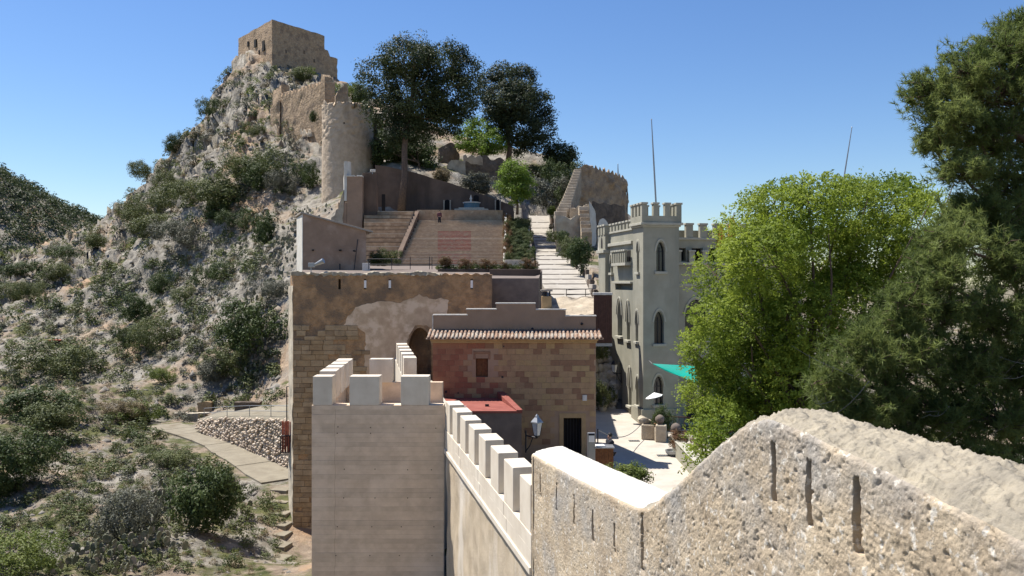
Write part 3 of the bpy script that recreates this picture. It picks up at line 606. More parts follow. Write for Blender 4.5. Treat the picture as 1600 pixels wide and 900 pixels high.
# ------------------------------------------------------------------ old stone wall with archway
M['slitlight'] = plain('slit_daylight', (.82, .81, .80), .9)
def stone_wall():
    Y = 49.; x0, x1 = X(458, Y), X(768, Y); zt = Z(428, Y)
    t = thing('gate_wall', 'tall patched masonry wall with archway, sandstone blocks at its foot', 'wall', (-7, Y, -17))
    f = Fr((x0, Y, 0), (1, 0)); W = x1-x0
    body = MB().prism([(x0, Y), (x1, Y), (x1, Y+1.4), (x0-1.2, Y+4)], -18, [zt-.05]*4).build('wall_body', M['render'], t)
    a0 = X(656, Y)-x0
    cs = [MB().profile(f, sh(arch(X(674, Y)-X(639, Y), -5.55, Z(545, Y), Z(512, Y), 8, False), a0), -.2, 1.2)]
    for px in (530.5, 570.5, 609, 737): cs.append(MB().box(f, X(px-2, Y)-x0, X(px+2, Y)-x0, -.2, .5, Z(452, Y), Z(436, Y)))
    cs.append(MB().box(f, X(480, Y)-x0, X(497, Y)-x0, -.2, .6, Z(476, Y), Z(451, Y)))
    for px, py in ((522, 474), (506, 496)): cs.append(MB().box(f, X(px-3, Y)-x0, X(px+3, Y)-x0, -.2, .45, Z(py+3, Y), Z(py-4, Y)))
    cut(body, cs)
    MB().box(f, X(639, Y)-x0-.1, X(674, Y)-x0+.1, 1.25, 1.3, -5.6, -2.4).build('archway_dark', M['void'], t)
    for px in (570.5, 609, 737): MB().box(f, X(px-2, Y)-x0+.003, X(px+2, Y)-x0-.003, .03, .2, Z(450, Y), Z(438, Y)).build('slit_daylight_panel', M['slitlight'], t)  # white panel stands in for daylight seen through the slit
    MB().box(f, X(480, Y)-x0+.003, X(497, Y)-x0-.003, .45, .55, Z(475, Y), Z(452, Y)).build('window_board', M['steel'], t)
    # crumbling pale crest
    rough('wall_crest', [(x0-.03, Y-.04), (X(690, Y), Y-.04), (X(690, Y), Y+1.2), (x0-.6, Y+1.2)], zt-.09, lambda a, b: zt+.07+.05*np.sin(a*23+1)+.03*np.sin(a*61), .08, .075, 4, M['rubble_top'], t)
    rough('wall_crest', [(X(692, Y), Y-.03), (x1+.02, Y-.03), (x1+.02, Y+1), (X(692, Y), Y+1)], zt-.09, lambda a, b: zt-.0+.05*np.sin(a*30), .09, .03, 5, M['render'], t)
    # patches of paler render standing slightly proud
    def patch(pts, d, m):
        n = len(pts); rr = random.Random(len(pts)*7+int(pts[0][0])); out = []
        for i in range(n):
            a, b = Vector(pts[i]), Vector(pts[(i+1) % n]); k = max(2, int((b-a).length/5))
            for j in range(k):
                q = a.lerp(b, j/k); out.append((X(q.x+rr.uniform(-2.0, 2.0), Y)-x0, Z(q.y+rr.uniform(-2.0, 2.0), Y)))
        MB().profile(f, out[::-1], -d, .02).build('render_patch', m, t)
    patch([(556, 480), (590, 470), (618, 474), (640, 468), (655, 460), (676, 468), (700, 466), (700, 492), (676, 494), (676, 520), (668, 508), (648, 510), (640, 522), (636, 545), (634, 590), (572, 600), (570, 545), (573, 520), (560, 512), (546, 508), (536, 508), (545, 495)], .022, M['render2'])
    patch([(478, 448), (500, 450), (520, 462), (540, 465), (548, 485), (530, 505), (500, 508), (470, 505), (464, 480), (468, 458)], .018, M['render'])
    # side face catching the sun, a paler colour carrying part of that light
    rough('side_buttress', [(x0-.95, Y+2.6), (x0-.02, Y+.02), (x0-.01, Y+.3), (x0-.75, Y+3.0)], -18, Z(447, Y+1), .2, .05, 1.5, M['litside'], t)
    # sandstone blocks
    blk = [unit_box(.05, .018, i) for i in range(4)]
    for b in blk: b.materials.append(M['stone_a'])
    k = 0; z = Z(508, Y); row = 0
    while z > -16.9:
        h = .30+.05*math.sin(row*2.1)+.03*math.sin(row*5.7)
        a = .01-(.3 if row % 2 else 0); pxr = 576 if z > Z(600, Y) else 492
        amax = X(pxr-random.uniform(0, 60 if pxr > 500 else 3), Y)-x0
        while a < amax:
            l = random.uniform(.42, .85); aa = max(a, .005); ll = a+l-aa
            zz = z-h/2
            if ll > .15 and random.random() > (.5 if row < 3 else .16 if row < 8 else .04):
                piece('stone_block', blk[k % 4], t, f(aa+ll/2, .07-.02*random.random(), zz), None, (ll-.016, .25, h-.018), M[('stone_a', 'stone_b', 'stone_c', 'stone_a', 'stone_b')[random.randrange(5)]]); k += 1
            a += l
        z -= h; row += 1
stone_wall()
# low iron balcony on its sunny side
def balcony():
    t = thing('iron_balcony', 'small iron balcony with terracotta boards on side of gate wall', 'balcony', P(446, 712, 50.5))
    o = P(438, 709, 50.2); f = Fr(o, (1, .1)); w_ = .66; d_ = 2.2
    MB().box(f, 0, w_, 0, d_, -.12, 0).build('slab', M['litside'], t, bevel=.01)
    for i in range(4): MB().box(f, .06+i*.15, .06+i*.15+.13, .1, .14, .05, 1.9-.04*(i % 2)).build('board', M['terracotta'], t, bevel=.006)
    mb = MB()
    for b in (0, d_):
        for a in (.02, w_-.02): mb.tube([f(a, b, 0), f(a, b, 1.05 if b == 0 else 3.7)], .04)
    mb.tube([f(.02, 0, 1.05), f(w_, 0, 1.05)], .035); mb.tube([f(.02, 0, .06), f(w_, 0, .06)], .035)
    mb.tube([f(.02, d_, 3.7), f(w_, d_, 3.7)], .03); mb.tube([f(.02, d_, 3.1), f(w_, d_, 3.1)], .03); mb.build('rail_frame', M['iron'], t)
    for i in range(4): MB().tube([f(.14+i*.13, 0, .06), f(.14+i*.13, 0, 1.05)], .022).build('baluster', M['iron'], t)
    for i in range(3): MB().tube([f(.14+i*.17, d_, 2.0), f(.14+i*.17, d_, 3.1)], .014).build('baluster', M['iron'], t)
balcony()
def floodlight():
    p = P(486, 425.5, 49.4); t = thing('floodlight', 'grey metal floodlight clamped on crest of gate wall', 'light', p)
    MB().tube([p, p+Vector((0, 0, .35))], .03).build('post', M['steel'], t)
    MB().box(Fr(p+Vector((-.15, -.1, .3)), (1, 0)), 0, .36, 0, .2, 0, .25).build('gear_box', M['steel'], t, bevel=.02)
    MB().tube([p+Vector((.15, 0, .4)), p+Vector((.75, -.1, .68))], [.07, .16], 10).build('lamp_head', M['steel'], t)
floodlight()
# ------------------------------------------------------------------ house with tiled eave
def house():
    Y = 43.; x0, x1 = X(676, Y), X(931, Y); ze = Z(529, Y)
    t = thing('tile_eaved_house', 'brown ashlar house with stepped parapet and clay tile eave', 'house', ((x0+x1)/2, Y, -9.2))
    f = Fr((x0, Y, 0), (1, 0)); W = x1-x0
    body = MB().prism([(x0, Y), (x1, Y), (x1-1.5, 48.8), (x0, 48.8)], -9.4, ze).build('wall_body', M['ash_j'], t)
    wa0, wa1, wz0, wz1 = X(743.5, Y)-x0, X(762.5, Y)-x0, Z(589, Y), Z(560, Y)
    da0, da1, dz1 = X(880.5, Y)-x0, X(908.5, Y)-x0, Z(653, Y)
    cut(body, [MB().box(f, wa0, wa1, -.2, .3, wz0, wz1), MB().box(f, da0, da1, -.2, .5, -9.0, dz1)])
    # small shuttered window
    wn_ = MB().box(f, wa0+.002, wa1-.002, .22, .28, wz0+.002, wz1-.002).build('window', M['wood'], t)
    for i in range(2):
        c = (wa0+wa1)/2
        a0, a1 = (wa0+.03, c-.008) if i == 0 else (c+.008, wa1-.03)
        MB().box(f, a0, a1, .17, .219, wz0+.03, wz1-.03).build('shutter', M['wood'], wn_, bevel=.008)
    MB().box(f, wa0-.12, wa1+.12, -.03, .1, wz1+.22, wz1+.36).build('lintel_band', M['ash_f'], t, bevel=.01)
    for s, (p, q) in enumerate(((wa0-.12, wa0-.02), (wa1+.02, wa1+.12))): MB().box(f, p, q, -.028, .1, wz1-.05, wz1+.218).build('label_stop', M['ash_f'], t, bevel=.01)
    # doorway with iron grille and pale surround
    d = MB().box(f, da0+.002, da1-.002, .40, .48, -8.99, dz1-.002).build('door', M['void'], t)
    for i in range(6): MB().tube([f(da0+.08+i*.15, .3, -8.95), f(da0+.08+i*.15, .3, dz1-.05)], .016).build('grille_bar', M['iron'], d)
    for p, q, z0, z1 in ((da0-.22, da0, -9.2, dz1), (da1, da1+.22, -9.2, dz1), (da0-.22, da1+.22, dz1, dz1+.24)): MB().box(f, p, q, -.03, .12, z0, z1).build('door_surround', M['ash_c'], t, bevel=.01)
    MB().box(f, X(910, Y)-x0, X(917, Y)-x0, -.06, .05, Z(626, Y), Z(617, Y)).build('meter_box', M['coping'], t, bevel=.01)
    for px, py, s in ((787, 541, .07), (785, 589, .1), (697, 612, .12), (716, 614, .08)): MB().box(f, X(px, Y)-x0-s/2, X(px, Y)-x0+s/2, -.024, .02, Z(py, Y)-s/2, Z(py, Y)+s/2).build('vent', M['iron'], t)
    # ashlar blocks, each its own piece
    bl = [unit_box(.035, .004, 50+i) for i in range(3)]
    for b in bl: b.materials.append(M['ash_a'])
    rr = random.Random(5); z = Z(536, Y); row = 0; n = 0; bh = .285; pattern = {}
    while z-bh > -8.3 and n < 298:
        a = .006-(.21 if row % 2 else 0)
        while a < W-.02:
            l = .44; aa = max(a, .006); a1 = min(a+l, W-.006); zc = z-bh/2; px = 800+(x0+(aa+a1)/2)/Y*FX; py = HY-zc/Y*FX; a += l
            if a1-aa < .1: continue
            if aa < wa1+.13 and a1 > wa0-.13 and zc < wz1+.45 and zc > wz0-.12: continue
            if aa < da1+.25 and a1 > da0-.25 and zc < dz1+.3: continue
            if px < 812 and py > 645: continue
            red = max(0, min(1, (800-px)/130)); u = rr.random()
            k = ('e' if u < .45 else 'd') if u < red*1.05 else ('f' if rr.random() < .24 else rr.choice('aaacb'))
            if red > .55 and k in 'ac': k = 'd'
            piece('ashlar_block', bl[n % 3], t, f((aa+a1)/2, .03-.004*rr.random(), zc), None, (a1-aa-.010, .09, bh-.010), M['ash_'+k]); n += 1
        z -= bh; row += 1
    # cornice below the eave
    MB().box(f, -.05, W+.05, -.14, .2, ze-.22, ze-.1).build('cornice', M['ash_c'], t, bevel=.02)
    MB().box(f, -.1, W+.1, -.26, .2, ze-.098, ze).build('cornice', M['ash_c'], t, bevel=.02)
    # tiled skirt roof
    rb = MB().add([f(-.3, -.42, ze+.02), f(W+.35, -.42, ze+.02), f(W+.1, .85, ze+.34), f(-.05, .85, ze+.34), f(-.3, -.42, ze-.02), f(W+.35, -.42, ze-.02), f(W+.1, .85, ze+.0), f(-.05, .85, ze+.0)], [(0, 1, 2, 3), (7, 6, 5, 4), (0, 4, 5, 1), (1, 5, 6, 2), (2, 6, 7, 3), (3, 7, 4, 0)]).build('roof', M['tile'], t)
    n = 12; prof = []
    def halftile(r0, r1, L_, dz):
        v = []; fcs = []; th = .015
        for (r, y, zz) in ((r0, 0, 0), (r1, L_, dz)):
            for k in range(7):
                q = math.pi*k/6; v.append((-math.cos(q)*r, y, zz+math.sin(q)*r))
            for k in range(7):
                q = math.pi*k/6; v.append((-math.cos(q)*(r-th), y, zz+math.sin(q)*(r-th)))
        for k in range(6): fcs += [(k, k+1, k+15, k+14), (k+7, k+21, k+22, k+8), (k, k+7, k+8, k+1), (k+14, k+15, k+22, k+21)]
        me = bpy.data.meshes.new('tile'); me.from_pydata(v, [], fcs); me.materials.append(M['tile']); setsmooth(me); return me
    tm = halftile(.074, .06, .72, .195)
    nt_ = 44; pitch = (W+.6)/nt_
    for i in range(nt_):
        for c in range(2):
            piece('roof_tile', tm, t, f(-.28+pitch*(i+.5)+rr.uniform(-.008, .008), -.50+c*.66+rr.uniform(-.015, .015), ze+.03+c*.165), None, (1, 1, 1), M['tile2'] if (rr.random() < .4 and c == 0) else M['tile'])
    # stepped parapet behind the eave
    g = Fr((0, Y+.86, 0), (1, 0)); Yp = Y+.86
    def px2(p): return X(p, Yp)
    prof = [(677, 526), (931, 526), (931, 495.5), (884, 494), (884, 485), (838, 484), (836, 475), (775, 475), (775, 484), (729, 484), (729, 493), (677, 493)]
    MB().profile(g, [(px2(a), Z(b, Yp)) for a, b in prof], 0, .3).build('parapet', M['housetop'], t)
    for a0, a1, y_ in ((677, 731, 493), (729, 776.5, 484), (775, 837, 475), (838, 885, 484.5), (884, 932, 494.5)):
        MB().box(g, px2(a0)-.03, px2(a1), -.04, .34, Z(y_, Yp), Z(y_, Yp)+.065).build('coping', M['coping'], t, bevel=.012)
    MB().box(g, px2(677)-.045, px2(677)-.002, -.03, .3, Z(520, Yp), Z(493, Yp)).build('coping', M['coping'], t)
    MB().prism([(x0+.1, Yp+.31), (x1-.15, Yp+.31), (x1-1.6, 48.7), (x0+.1, 48.7)], ze, ze+.3).build('flat_roof', M['housetop'], t)
    cz = Z(490, Yp); cx = px2(855)
    ch = MB().box(g, px2(847), px2(862.5), .4, .85, cz-.2, Z(463, Yp)).build('chimney', M['ash_c'], t, bevel=.02)
    for dx in (-.16, .0, .16): MB().box(g, cx+dx-.05, cx+dx+.03, .42, .8, Z(463, Yp), Z(455, Yp)).build('chimney_post', M['iron'], ch)
    MB().box(g, px2(845.5), px2(864), .36, .9, Z(455.5, Yp), Z(452.5, Yp)).build('chimney_cap', M['tile2'], ch, bevel=.015)
    for px, py in ((832, 514), (909, 506)): MB().lathe((px2(px), Yp-.012, Z(py, Yp)), [(.0, -.09), (.09, 0), (.0, .09)], 8).build('round_vent', M['iron'], t)
house()
def annex():
    Y0, Y1 = 38.6, 42.94; t = thing('red_roofed_annex', 'low annex with flat red painted roof in front of house', 'annex', (-1.6, 40, -9.2))
    xl, xr = X(690, Y0), X(815, Y0); zr = Z(642, Y0)
    MB().prism([(xl-.6, Y0), (xr, Y0), (X(786, Y1), Y1), (X(677, Y1), Y1)], -9.3, zr-.1).build('wall_body', M['annex'], t)
    MB().prism([(xl-.6, Y0-.04), (xr+.03, Y0-.04), (X(786, Y1)+.03, Y1), (X(677, Y1), Y1)], zr-.098, zr).build('roof', M['redroof'], t)
    MB().prism([(xr-.22, Y0-.06), (xr+.05, Y0-.06), (X(786, Y1)+.06, Y1-.01), (X(786, Y1)-.3, Y1-.01)], zr+.002, [zr+.06, zr+.06, zr+.32, zr+.32]).build('roof_kerb', M['redroof'], t, bevel=.02)
    p = Vector((X(761, 40), 40, zr)); MB().box(Fr(p, (1, 0)), -.09, .09, -.06, .06, 0, .1).build('roof_outlet', M['iron'], t)
    p = Vector((X(722, 39.6), 39.6, zr)); MB().box(Fr(p, (1, .1)), -.2, .2, -.06, .06, 0, .07).build('roof_slab', M['coping'], t, bevel=.01)
annex()
def lantern(name, label, wall, tip, s=1.0, pale=True):
    """street lantern standing on the end of a scrolled wall bracket"""
    wall = Vector(wall); tip = Vector(tip); t = thing(name, label, 'lantern', wall-Vector((0, 0, .4)))
    mb = MB().tube([wall, wall.lerp(tip, .6), tip], .022*s); mb.tube([wall-Vector((0, 0, .45*s)), wall.lerp(tip, .35)-Vector((0, 0, .28*s)), wall.lerp(tip, .65)], .016*s)
    mb.tube([wall-Vector((0, 0, .5*s)), wall+Vector((0, 0, .15*s))], .025*s); mb.build('bracket', M['iron'], t)
    h = .36*s
    MB().lathe(tip, [(.03*s, 0), (.085*s, .05*s), (.085*s, .07*s)], 4).build('lantern_foot', M['iron'], t)
    MB().lathe(tip+Vector((0, 0, .072*s)), [(.085*s, 0), (.15*s, h)], 4).build('lantern_glass', M['lampglass'], t)
    r = MB().lathe(tip+Vector((0, 0, .073*s+h)), [(.185*s, 0), (.175*s, .03*s), (.07*s, .15*s), (.05*s, .2*s), (.0, .26*s)], 4).build('lantern_roof', M['steel' if pale else 'iron'], t)
    for k in range(4):
        q = math.pi/2*k; e = Vector((math.cos(q), math.sin(q), 0)); MB().tube([tip+e*.087*s+Vector((0, 0, .07*s)), tip+e*.153*s+Vector((0, 0, .073*s+h))], .009*s, 4).build('corner_bar', M['iron'], t)
p = Vector((X(822, 38.2), 38.6, Z(683, 38.2))); lantern('street_lantern', 'pale street lantern on bracket beside red roofed annex', p, Vector((X(839, 38), 38.0, Z(684, 38))), 1.55)

# ------------------------------------------------------------------ courtyard
tag(MB().add([(3.0, 20, -9.0), (24, 20, -9.0), (24, 52, -9.0), (9.3, 51.9, -9.0), (7.6, 55.6, -9), (4.4, 55.6, -9.0), (3.0, 48, -9)], [tuple(range(7))]).build('courtyard_paving', M['pave'], None, (0, 0, 0)), kind='structure')
for i, (px, py) in enumerate(((991, 689), (1036, 712))):
    Yd = 9*FX/(py-HY); p = Vector((X(px, Yd), Yd, -8.995)); t = thing('drain_grate', ('dark drain grate in paving near the stone troughs', 'small drain grate in paving near the shallow bowl')[i], 'drain', p, 'drain grates in the courtyard')
    MB().box(Fr(p, (1, 0)), -.3, .3, -.22, .22, 0, .01).build('frame', M['iron'], t)
    for k in range(6): MB().box(Fr(p, (1, 0)), -.27+k*.095, -.22+k*.095, -.19, .19, .0105, .018).build('bar', M['steel'], t)
# ------------------------------------------------------------------ palace
PF = Fr((7.95, 51.6, 0), (1, .19)); PD = Fr((7.95, 51.6, 0), (-.19, 1), (1, .19))   # front frame; street-side frame (a along street, b inward)
def bp(px): k = (px-CX)/FX; return (7.95-51.6*k)/(k+.1867)*1.0        # photograph column -> distance along the street wall
def zs(py, b): return (HY-py)/FX*(51.6+b*.982)
def window(parent, fr, w_, z0, zsp, zt, c, depth=.3, mull=True):
    g = MB().profile(fr, sh(arch(w_-.004, z0+.002, zsp, zt-.002), c), depth-.04, depth-.01).build('window', M['glass'], parent)
    if mull:
        MB().box(fr, c-.025, c+.025, depth-.09, depth-.041, z0+.01, zsp+(zt-zsp)*.45).build('mullion', M['iron'], g)
        MB().box(fr, c-w_/2+.01, c+w_/2-.01, depth-.085, depth-.042, zsp-.03, zsp+.02).build('transom', M['iron'], g)
    MB().box(fr, c-w_/2-.12, c+w_/2+.12, -.12, .1, z0-.16, z0-.004).build('sill', M['palace_trim'], parent, bevel=.012)
    o = arch(w_+.26, zsp-.15, zsp, zt+.2); i_ = arch(w_+.10, zsp-.15, zsp, zt+.09)
    oo = sh(o, c)[2:]; ii = sh(i_, c)[2:]; n = len(oo); mb = MB()
    vs = [fr(a, -.05, z) for a, z in oo]+[fr(a, -.05, z) for a, z in ii]+[fr(a, .02, z) for a, z in oo]+[fr(a, .02, z) for a, z in ii]
    fs = []
    for k in range(n-1): fs += [(k, k+1, n+k+1, n+k), (k, 2*n+k, 2*n+k+1, k+1), (n+k, n+k+1, 3*n+k+1, 3*n+k)]
    mb.add(vs, fs).build('hood_mould', M['palace_trim'], parent)
    return g
def merlons(parent, fr, a0, a1, n, b0, b1, z0, z1, wfrac=.5, cap=True, m='palace'):
    for i in range(n):
        p = (a1-a0)/(n-1+wfrac); x = a0+p*i; w_ = p*wfrac
        o = MB().box(fr, x, x+w_, b0, b1, z0, z1-.12).build('merlon', M[m], parent, bevel=.01)
        MB().box(fr, x-.05, x+w_+.05, b0-.05, b1+.05, z1-.119, z1).build('merlon_cap', M['palace_trim'], o, bevel=.015)
def palace():
    t = thing('gothic_palace', 'pale stone palace with battlemented corner tower and pointed windows', 'palace', (9, 54, -9))
    tw, td = 2.3, 1.9; zc = Z(354, 51.6)
    body = MB().prism([PF(0, 0, 0)[:2], PF(tw, 0, 0)[:2], PF(tw, td, 0)[:2], PF(0, td, 0)[:2]], -9.2, zc).build('corner_tower', M['palace'], t)
    wf = [(.56, Z(424, 51.8), Z(393, 51.8), Z(378, 51.8), 1.12), (.62, Z(537, 51.8), Z(503, 51.8), Z(487, 51.8), 1.02), (.6, Z(632, 51.8), Z(604, 51.8), Z(588, 51.8), .98)]
    cs = [MB().profile(PF, sh(arch(w_, a, b, c), o), -.2, .35) for w_, a, b, c, o in wf]
    ws = [(.42, Z(425, 52.4), Z(392, 52.4), Z(379, 52.4), .95), (.5, Z(533, 52.9), Z(505, 52.9), Z(487, 52.9), 1.15), (.5, Z(632, 52.9), Z(606, 52.9), Z(589, 52.9), 1.05)]
    SD = Fr(PF(0, 0, 0), PD.a, PF.a)
    def side(prof, b0, b1):                # openings in the street side: mirror order so that faces stay outward
        return MB().profile(SD, prof, b0, b1)
    cs += [side(sh(arch(w_, a, b, c), o), -.2, .35) for w_, a, b, c, o in ws]
    cut(body, cs)
    for w_, a, b, c, o in wf: window(t, PF, w_, a, b, c, o, .32)
    for w_, a, b, c, o in ws: window(t, SD, w_, a, b, c, o, .32, False)
    # tower crown
    for (e, z0, z1) in ((.09, zc, zc+.1), (.2, zc+.101, zc+.26)):
        MB().prism([PF(-e, -e, 0)[:2], PF(tw+e, -e, 0)[:2], PF(tw+e, td+e, 0)[:2], PF(-e, td+e, 0)[:2]], z0, z1).build('tower_cornice', M['palace_trim'], t, bevel=.02)
    z0 = zc+.262; z1 = Z(337, 51.6); zt = Z(316, 51.6); e = .12
    MB().prism([PF(-e, -e, 0)[:2], PF(tw+e, -e, 0)[:2], PF(tw+e, td+e, 0)[:2], PF(-e, td+e, 0)[:2]], z0, z1).build('tower_parapet', M['palace'], t, bevel=.01)
    merlons(t, PF, -e, tw+e, 4, -e, .2, z1, zt, .45); merlons(t, PF, -e, tw+e, 4, td-.2, td+e, z1, zt, .45)
    for k in (1, 2):
        b = -e+(td+2*e-.32)*k/3
        for a0 in (-e, tw+e-.3):
            o = MB().box(PF, a0, a0+.3, b, b+.32, z1, zt-.12).build('merlon', M['palace'], t, bevel=.01); MB().box(PF, a0-.05, a0+.35, b-.05, b+.37, zt-.119, zt).build('merlon_cap', M['palace_trim'], o, bevel=.015)
    # plinth
    MB().prism([PF(-.12, -.12, 0)[:2], PF(tw+.06, -.12, 0)[:2], PF(tw+.06, td, 0)[:2], PF(-.12, td, 0)[:2]], -9.2, -7.75).build('plinth', M['palace'], t, bevel=.02)
    # street wing
    b0, b1 = td, 7.0; zw = zs(362, 4)
    wing = MB().box(SD, b0+.001, b1, .06, 6, -9.2, zw).build('street_wing', M['palace'], t)
    wl_ = [(1.0, zs(525, 4.6), zs(492, 4.6), zs(468, 4.6), 4.7), (.62, zs(531, 3), zs(503, 3), zs(472, 3), 2.95), (.55, zs(632, 3), zs(603, 3), zs(575, 3), 2.6), (1.1, -8.9, zs(595, 4.3), zs(566, 4.3), 4.75), (.45, zs(426, 6.4), zs(412, 6.4), zs(400, 6.4), 6.4)]
    cs = [side(sh(arch(w_, a, b, c), o), -.2, .5) for w_, a, b, c, o in wl_]
    cs.append(MB().box(SD, 2.2, 5.7, -.2, .45, zs(453, 4), zs(444, 4)))
    cut(wing, cs)
    for i, (w_, a, b, c, o) in enumerate(wl_):
        if i == 3: MB().profile(SD, sh(arch(w_-.004, a+.002, b, c-.002), o), .42, .48).build('door', M['brown'], t)
        else: window(t, SD, w_, a, b, c, o, .46, False)
    MB().box(SD, 2.1, 5.8, -.12, .1, zs(443, 4), zs(440, 4)).build('ledge', M['palace_trim'], t, bevel=.01)
    MB().box(SD, b0+.1, b1, -.10, .12, zs(383, 4), zs(378, 4)).build('cornice', M['palace_trim'], t, bevel=.02)
    MB().box(SD, b0+.1, b1, -.04, .3, zw, zw+.12).build('string_course', M['palace_trim'], t, bevel=.01)
    merlons(t, SD, b0+.25, b1+.4, 8, -.02, .25, zw+.121, zs(346, 4), .52)
    # hanging balcony with its own small merlons
    MB().box(SD, 2.4, 5.3, -.36, .05, zs(413, 4)-.1, zs(411, 4)).build('balcony_floor', M['palace_trim'], t, bevel=.01)
    merlons(t, SD, 2.45, 5.25, 8, -.36, -.2, zs(411, 4), zs(391, 4), .5)
    MB().box(SD, 2.5, 5.2, .04, .058, zs(409, 4), zs(392, 4)).build('balcony_door', M['void'], t)
    # end turret
    MB().box(SD, 7.002, 8.6, -.25, 2, -9.2, zs(368, 8)).build('end_turret', M['palace'], t, bevel=.015)
    MB().box(SD, 6.95, 8.7, -.4, 2.05, zs(396, 8), zs(391, 8)).build('turret_band', M['palace_trim'], t, bevel=.02)
    merlons(t, SD, 7.0, 8.6, 3, -.3, 0, zs(368, 8)+.001, zs(352, 8), .6)
    MB().profile(SD, sh(arch(.36, zs(388, 8), zs(378, 8), zs(371, 8)), 7.8), -.262, -.24).build('blind_window', M['void'], t)
    # recessed garden facade on the right
    a0 = tw; GF = Fr(PF(tw, 1.5, 0), PF.a, PF.b); zg = Z(372, 54)
    gw = MB().box(GF, .001, 9, 0, 5, -9.2, zg).build('garden_wing', M['palace'], t)
    cs = [MB().profile(GF, sh(arch(1.5, Z(530, 54), Z(492, 54), Z(468, 54)), 1.75), -.2, .4), MB().profile(GF, sh(arch(1.6, -8.9, Z(600, 54), Z(575, 54)), 1.9), -.2, .4)]
    for i in range(4): cs.append(MB().box(GF, .3+i*1.15, 1.05+i*1.15, -.2, .45, Z(408, 54), Z(388, 54)))
    cut(gw, cs)
    window(t, GF, 1.5, Z(530, 54), Z(492, 54), Z(468, 54), 1.75, .38); window(t, GF, 1.6, -8.9, Z(600, 54), Z(575, 54), 1.9, .38)
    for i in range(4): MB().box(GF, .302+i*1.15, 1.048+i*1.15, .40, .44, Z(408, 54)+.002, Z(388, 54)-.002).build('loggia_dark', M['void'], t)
    MB().box(GF, .0, 9, -.15, .1, Z(375, 54), zg+.02).build('cornice', M['palace_trim'], t, bevel=.02)
    merlons(t, GF, .1, 9, 10, -.1, .2, zg+.021, Z(349, 54), .5)
    MB().box(GF, .0, 9, -.32, .02, Z(414, 54), Z(410, 54)).build('balcony_floor', M['palace_trim'], t, bevel=.02)
    merlons(t, GF, .25, 8.8, 10, -.3, -.12, Z(410, 54)+.001, Z(391, 54), .42)
    MB().box(GF, .0, 9, -.08, .02, Z(447, 54), Z(443, 54)).build('string_course', M['palace_trim'], t, bevel=.01)
    return t
palace()
p = PF(0, 4.1, 0); lantern('wall_lantern', 'dark iron lantern on scroll bracket on palace street wall', (p.x-.05, p.y, Z(583, p.y)), (X(960, p.y-.3), p.y-.3, Z(583, p.y)), 1.35, False)
# ------------------------------------------------------------------ upper terrace, amphitheatre stairs, ramp
def block(t, name, px0, px1, py0, py1, Y, depth, m, bevel=.02):
    return MB().box(W0, X(px0, Y), X(px1, Y), Y, Y+depth, Z(py1, Y), Z(py0, Y)).build(name, M[m], t, bevel=bevel)
tag(MB().prism([(-12.9, 51.6), (1.6, 51), (2.2, 62), (.6, 85.1), (-14.6, 85.1), (-16.2, 66)], -14, [.2, .2, .9, 1.58, 1.58, 1.0]).build('terrace', M['annex'], None, (0, 0, 0)), kind='structure')
def terrace_walls():
    Y = 55.; t = thing('terrace_parapet', 'plain rendered terrace parapet with balustrade strip above the house', 'wall', (X(805, Y), Y, -4))
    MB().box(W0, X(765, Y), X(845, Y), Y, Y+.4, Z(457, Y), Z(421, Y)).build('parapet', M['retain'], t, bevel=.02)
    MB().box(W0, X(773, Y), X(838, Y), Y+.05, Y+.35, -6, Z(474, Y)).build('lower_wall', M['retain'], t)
    MB().box(W0, X(773, Y), X(838, Y), Y+.02, Y+.36, Z(470, Y), Z(467, Y)).build('rail', M['coping'], t, bevel=.02)
    MB().box(W0, X(773, Y), X(838, Y), Y+.2, Y+.3, Z(474, Y), Z(470, Y)).build('rail_base', M['retain'], t)
    n = 32
    for i in range(n): MB().box(W0, X(774+i*2.0, Y), X(775+i*2.0, Y), Y+.1, Y+.2, Z(467, Y), Z(459, Y)).build('baluster', M['coping'], t)
    t = thing('flower_wall', 'long low planter wall with flowers at foot of wide stairs', 'planter', (X(760, 62), 62, 0))
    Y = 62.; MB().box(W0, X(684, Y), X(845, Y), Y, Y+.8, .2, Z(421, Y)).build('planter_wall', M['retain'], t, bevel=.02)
    MB().box(W0, X(684, Y), X(840, Y), Y+.1, Y+.7, Z(421, Y), Z(420, Y)).build('soil', M['annex'], t)
    r = random.Random(3)
    hm = SH['low']
    for i in range(26):
        px = 686+i*6; o = piece('hedge_plant', hm[i % 3], t, (X(px, Y+.4), Y+.4, Z(421.5, Y)), None, (.42, .42, .36*r.uniform(.8, 1.4)), M['shrub_d' if i % 3 else 'shrub_b']); 
    for px, s in ((699, 1.0), (730, .9), (762, .85), (790, .6), (826, .9)):
        o = piece('flower_bush', SH['leaf'][px % 4], t, (X(px, Y+.4), Y+.35, Z(420, Y)), None, (.9*s, .9*s, .95*s), M['flower_r'])
    t = thing('terrace_railing', 'thin dark railing left of the planter before the stairs', 'railing', (X(630, 61), 61, .8))
    Y = 61.; 
    for py in (404.5, 413): MB().tube([P(576, py, Y), P(675, py, Y)], .022).build('rail', M['iron'], t)
    for px in (576, 612, 641, 671, 675): MB().tube([P(px, 421, Y), P(px, 401 if px > 640 else 404, Y)], .025).build('post', M['iron'], t)
terrace_walls()
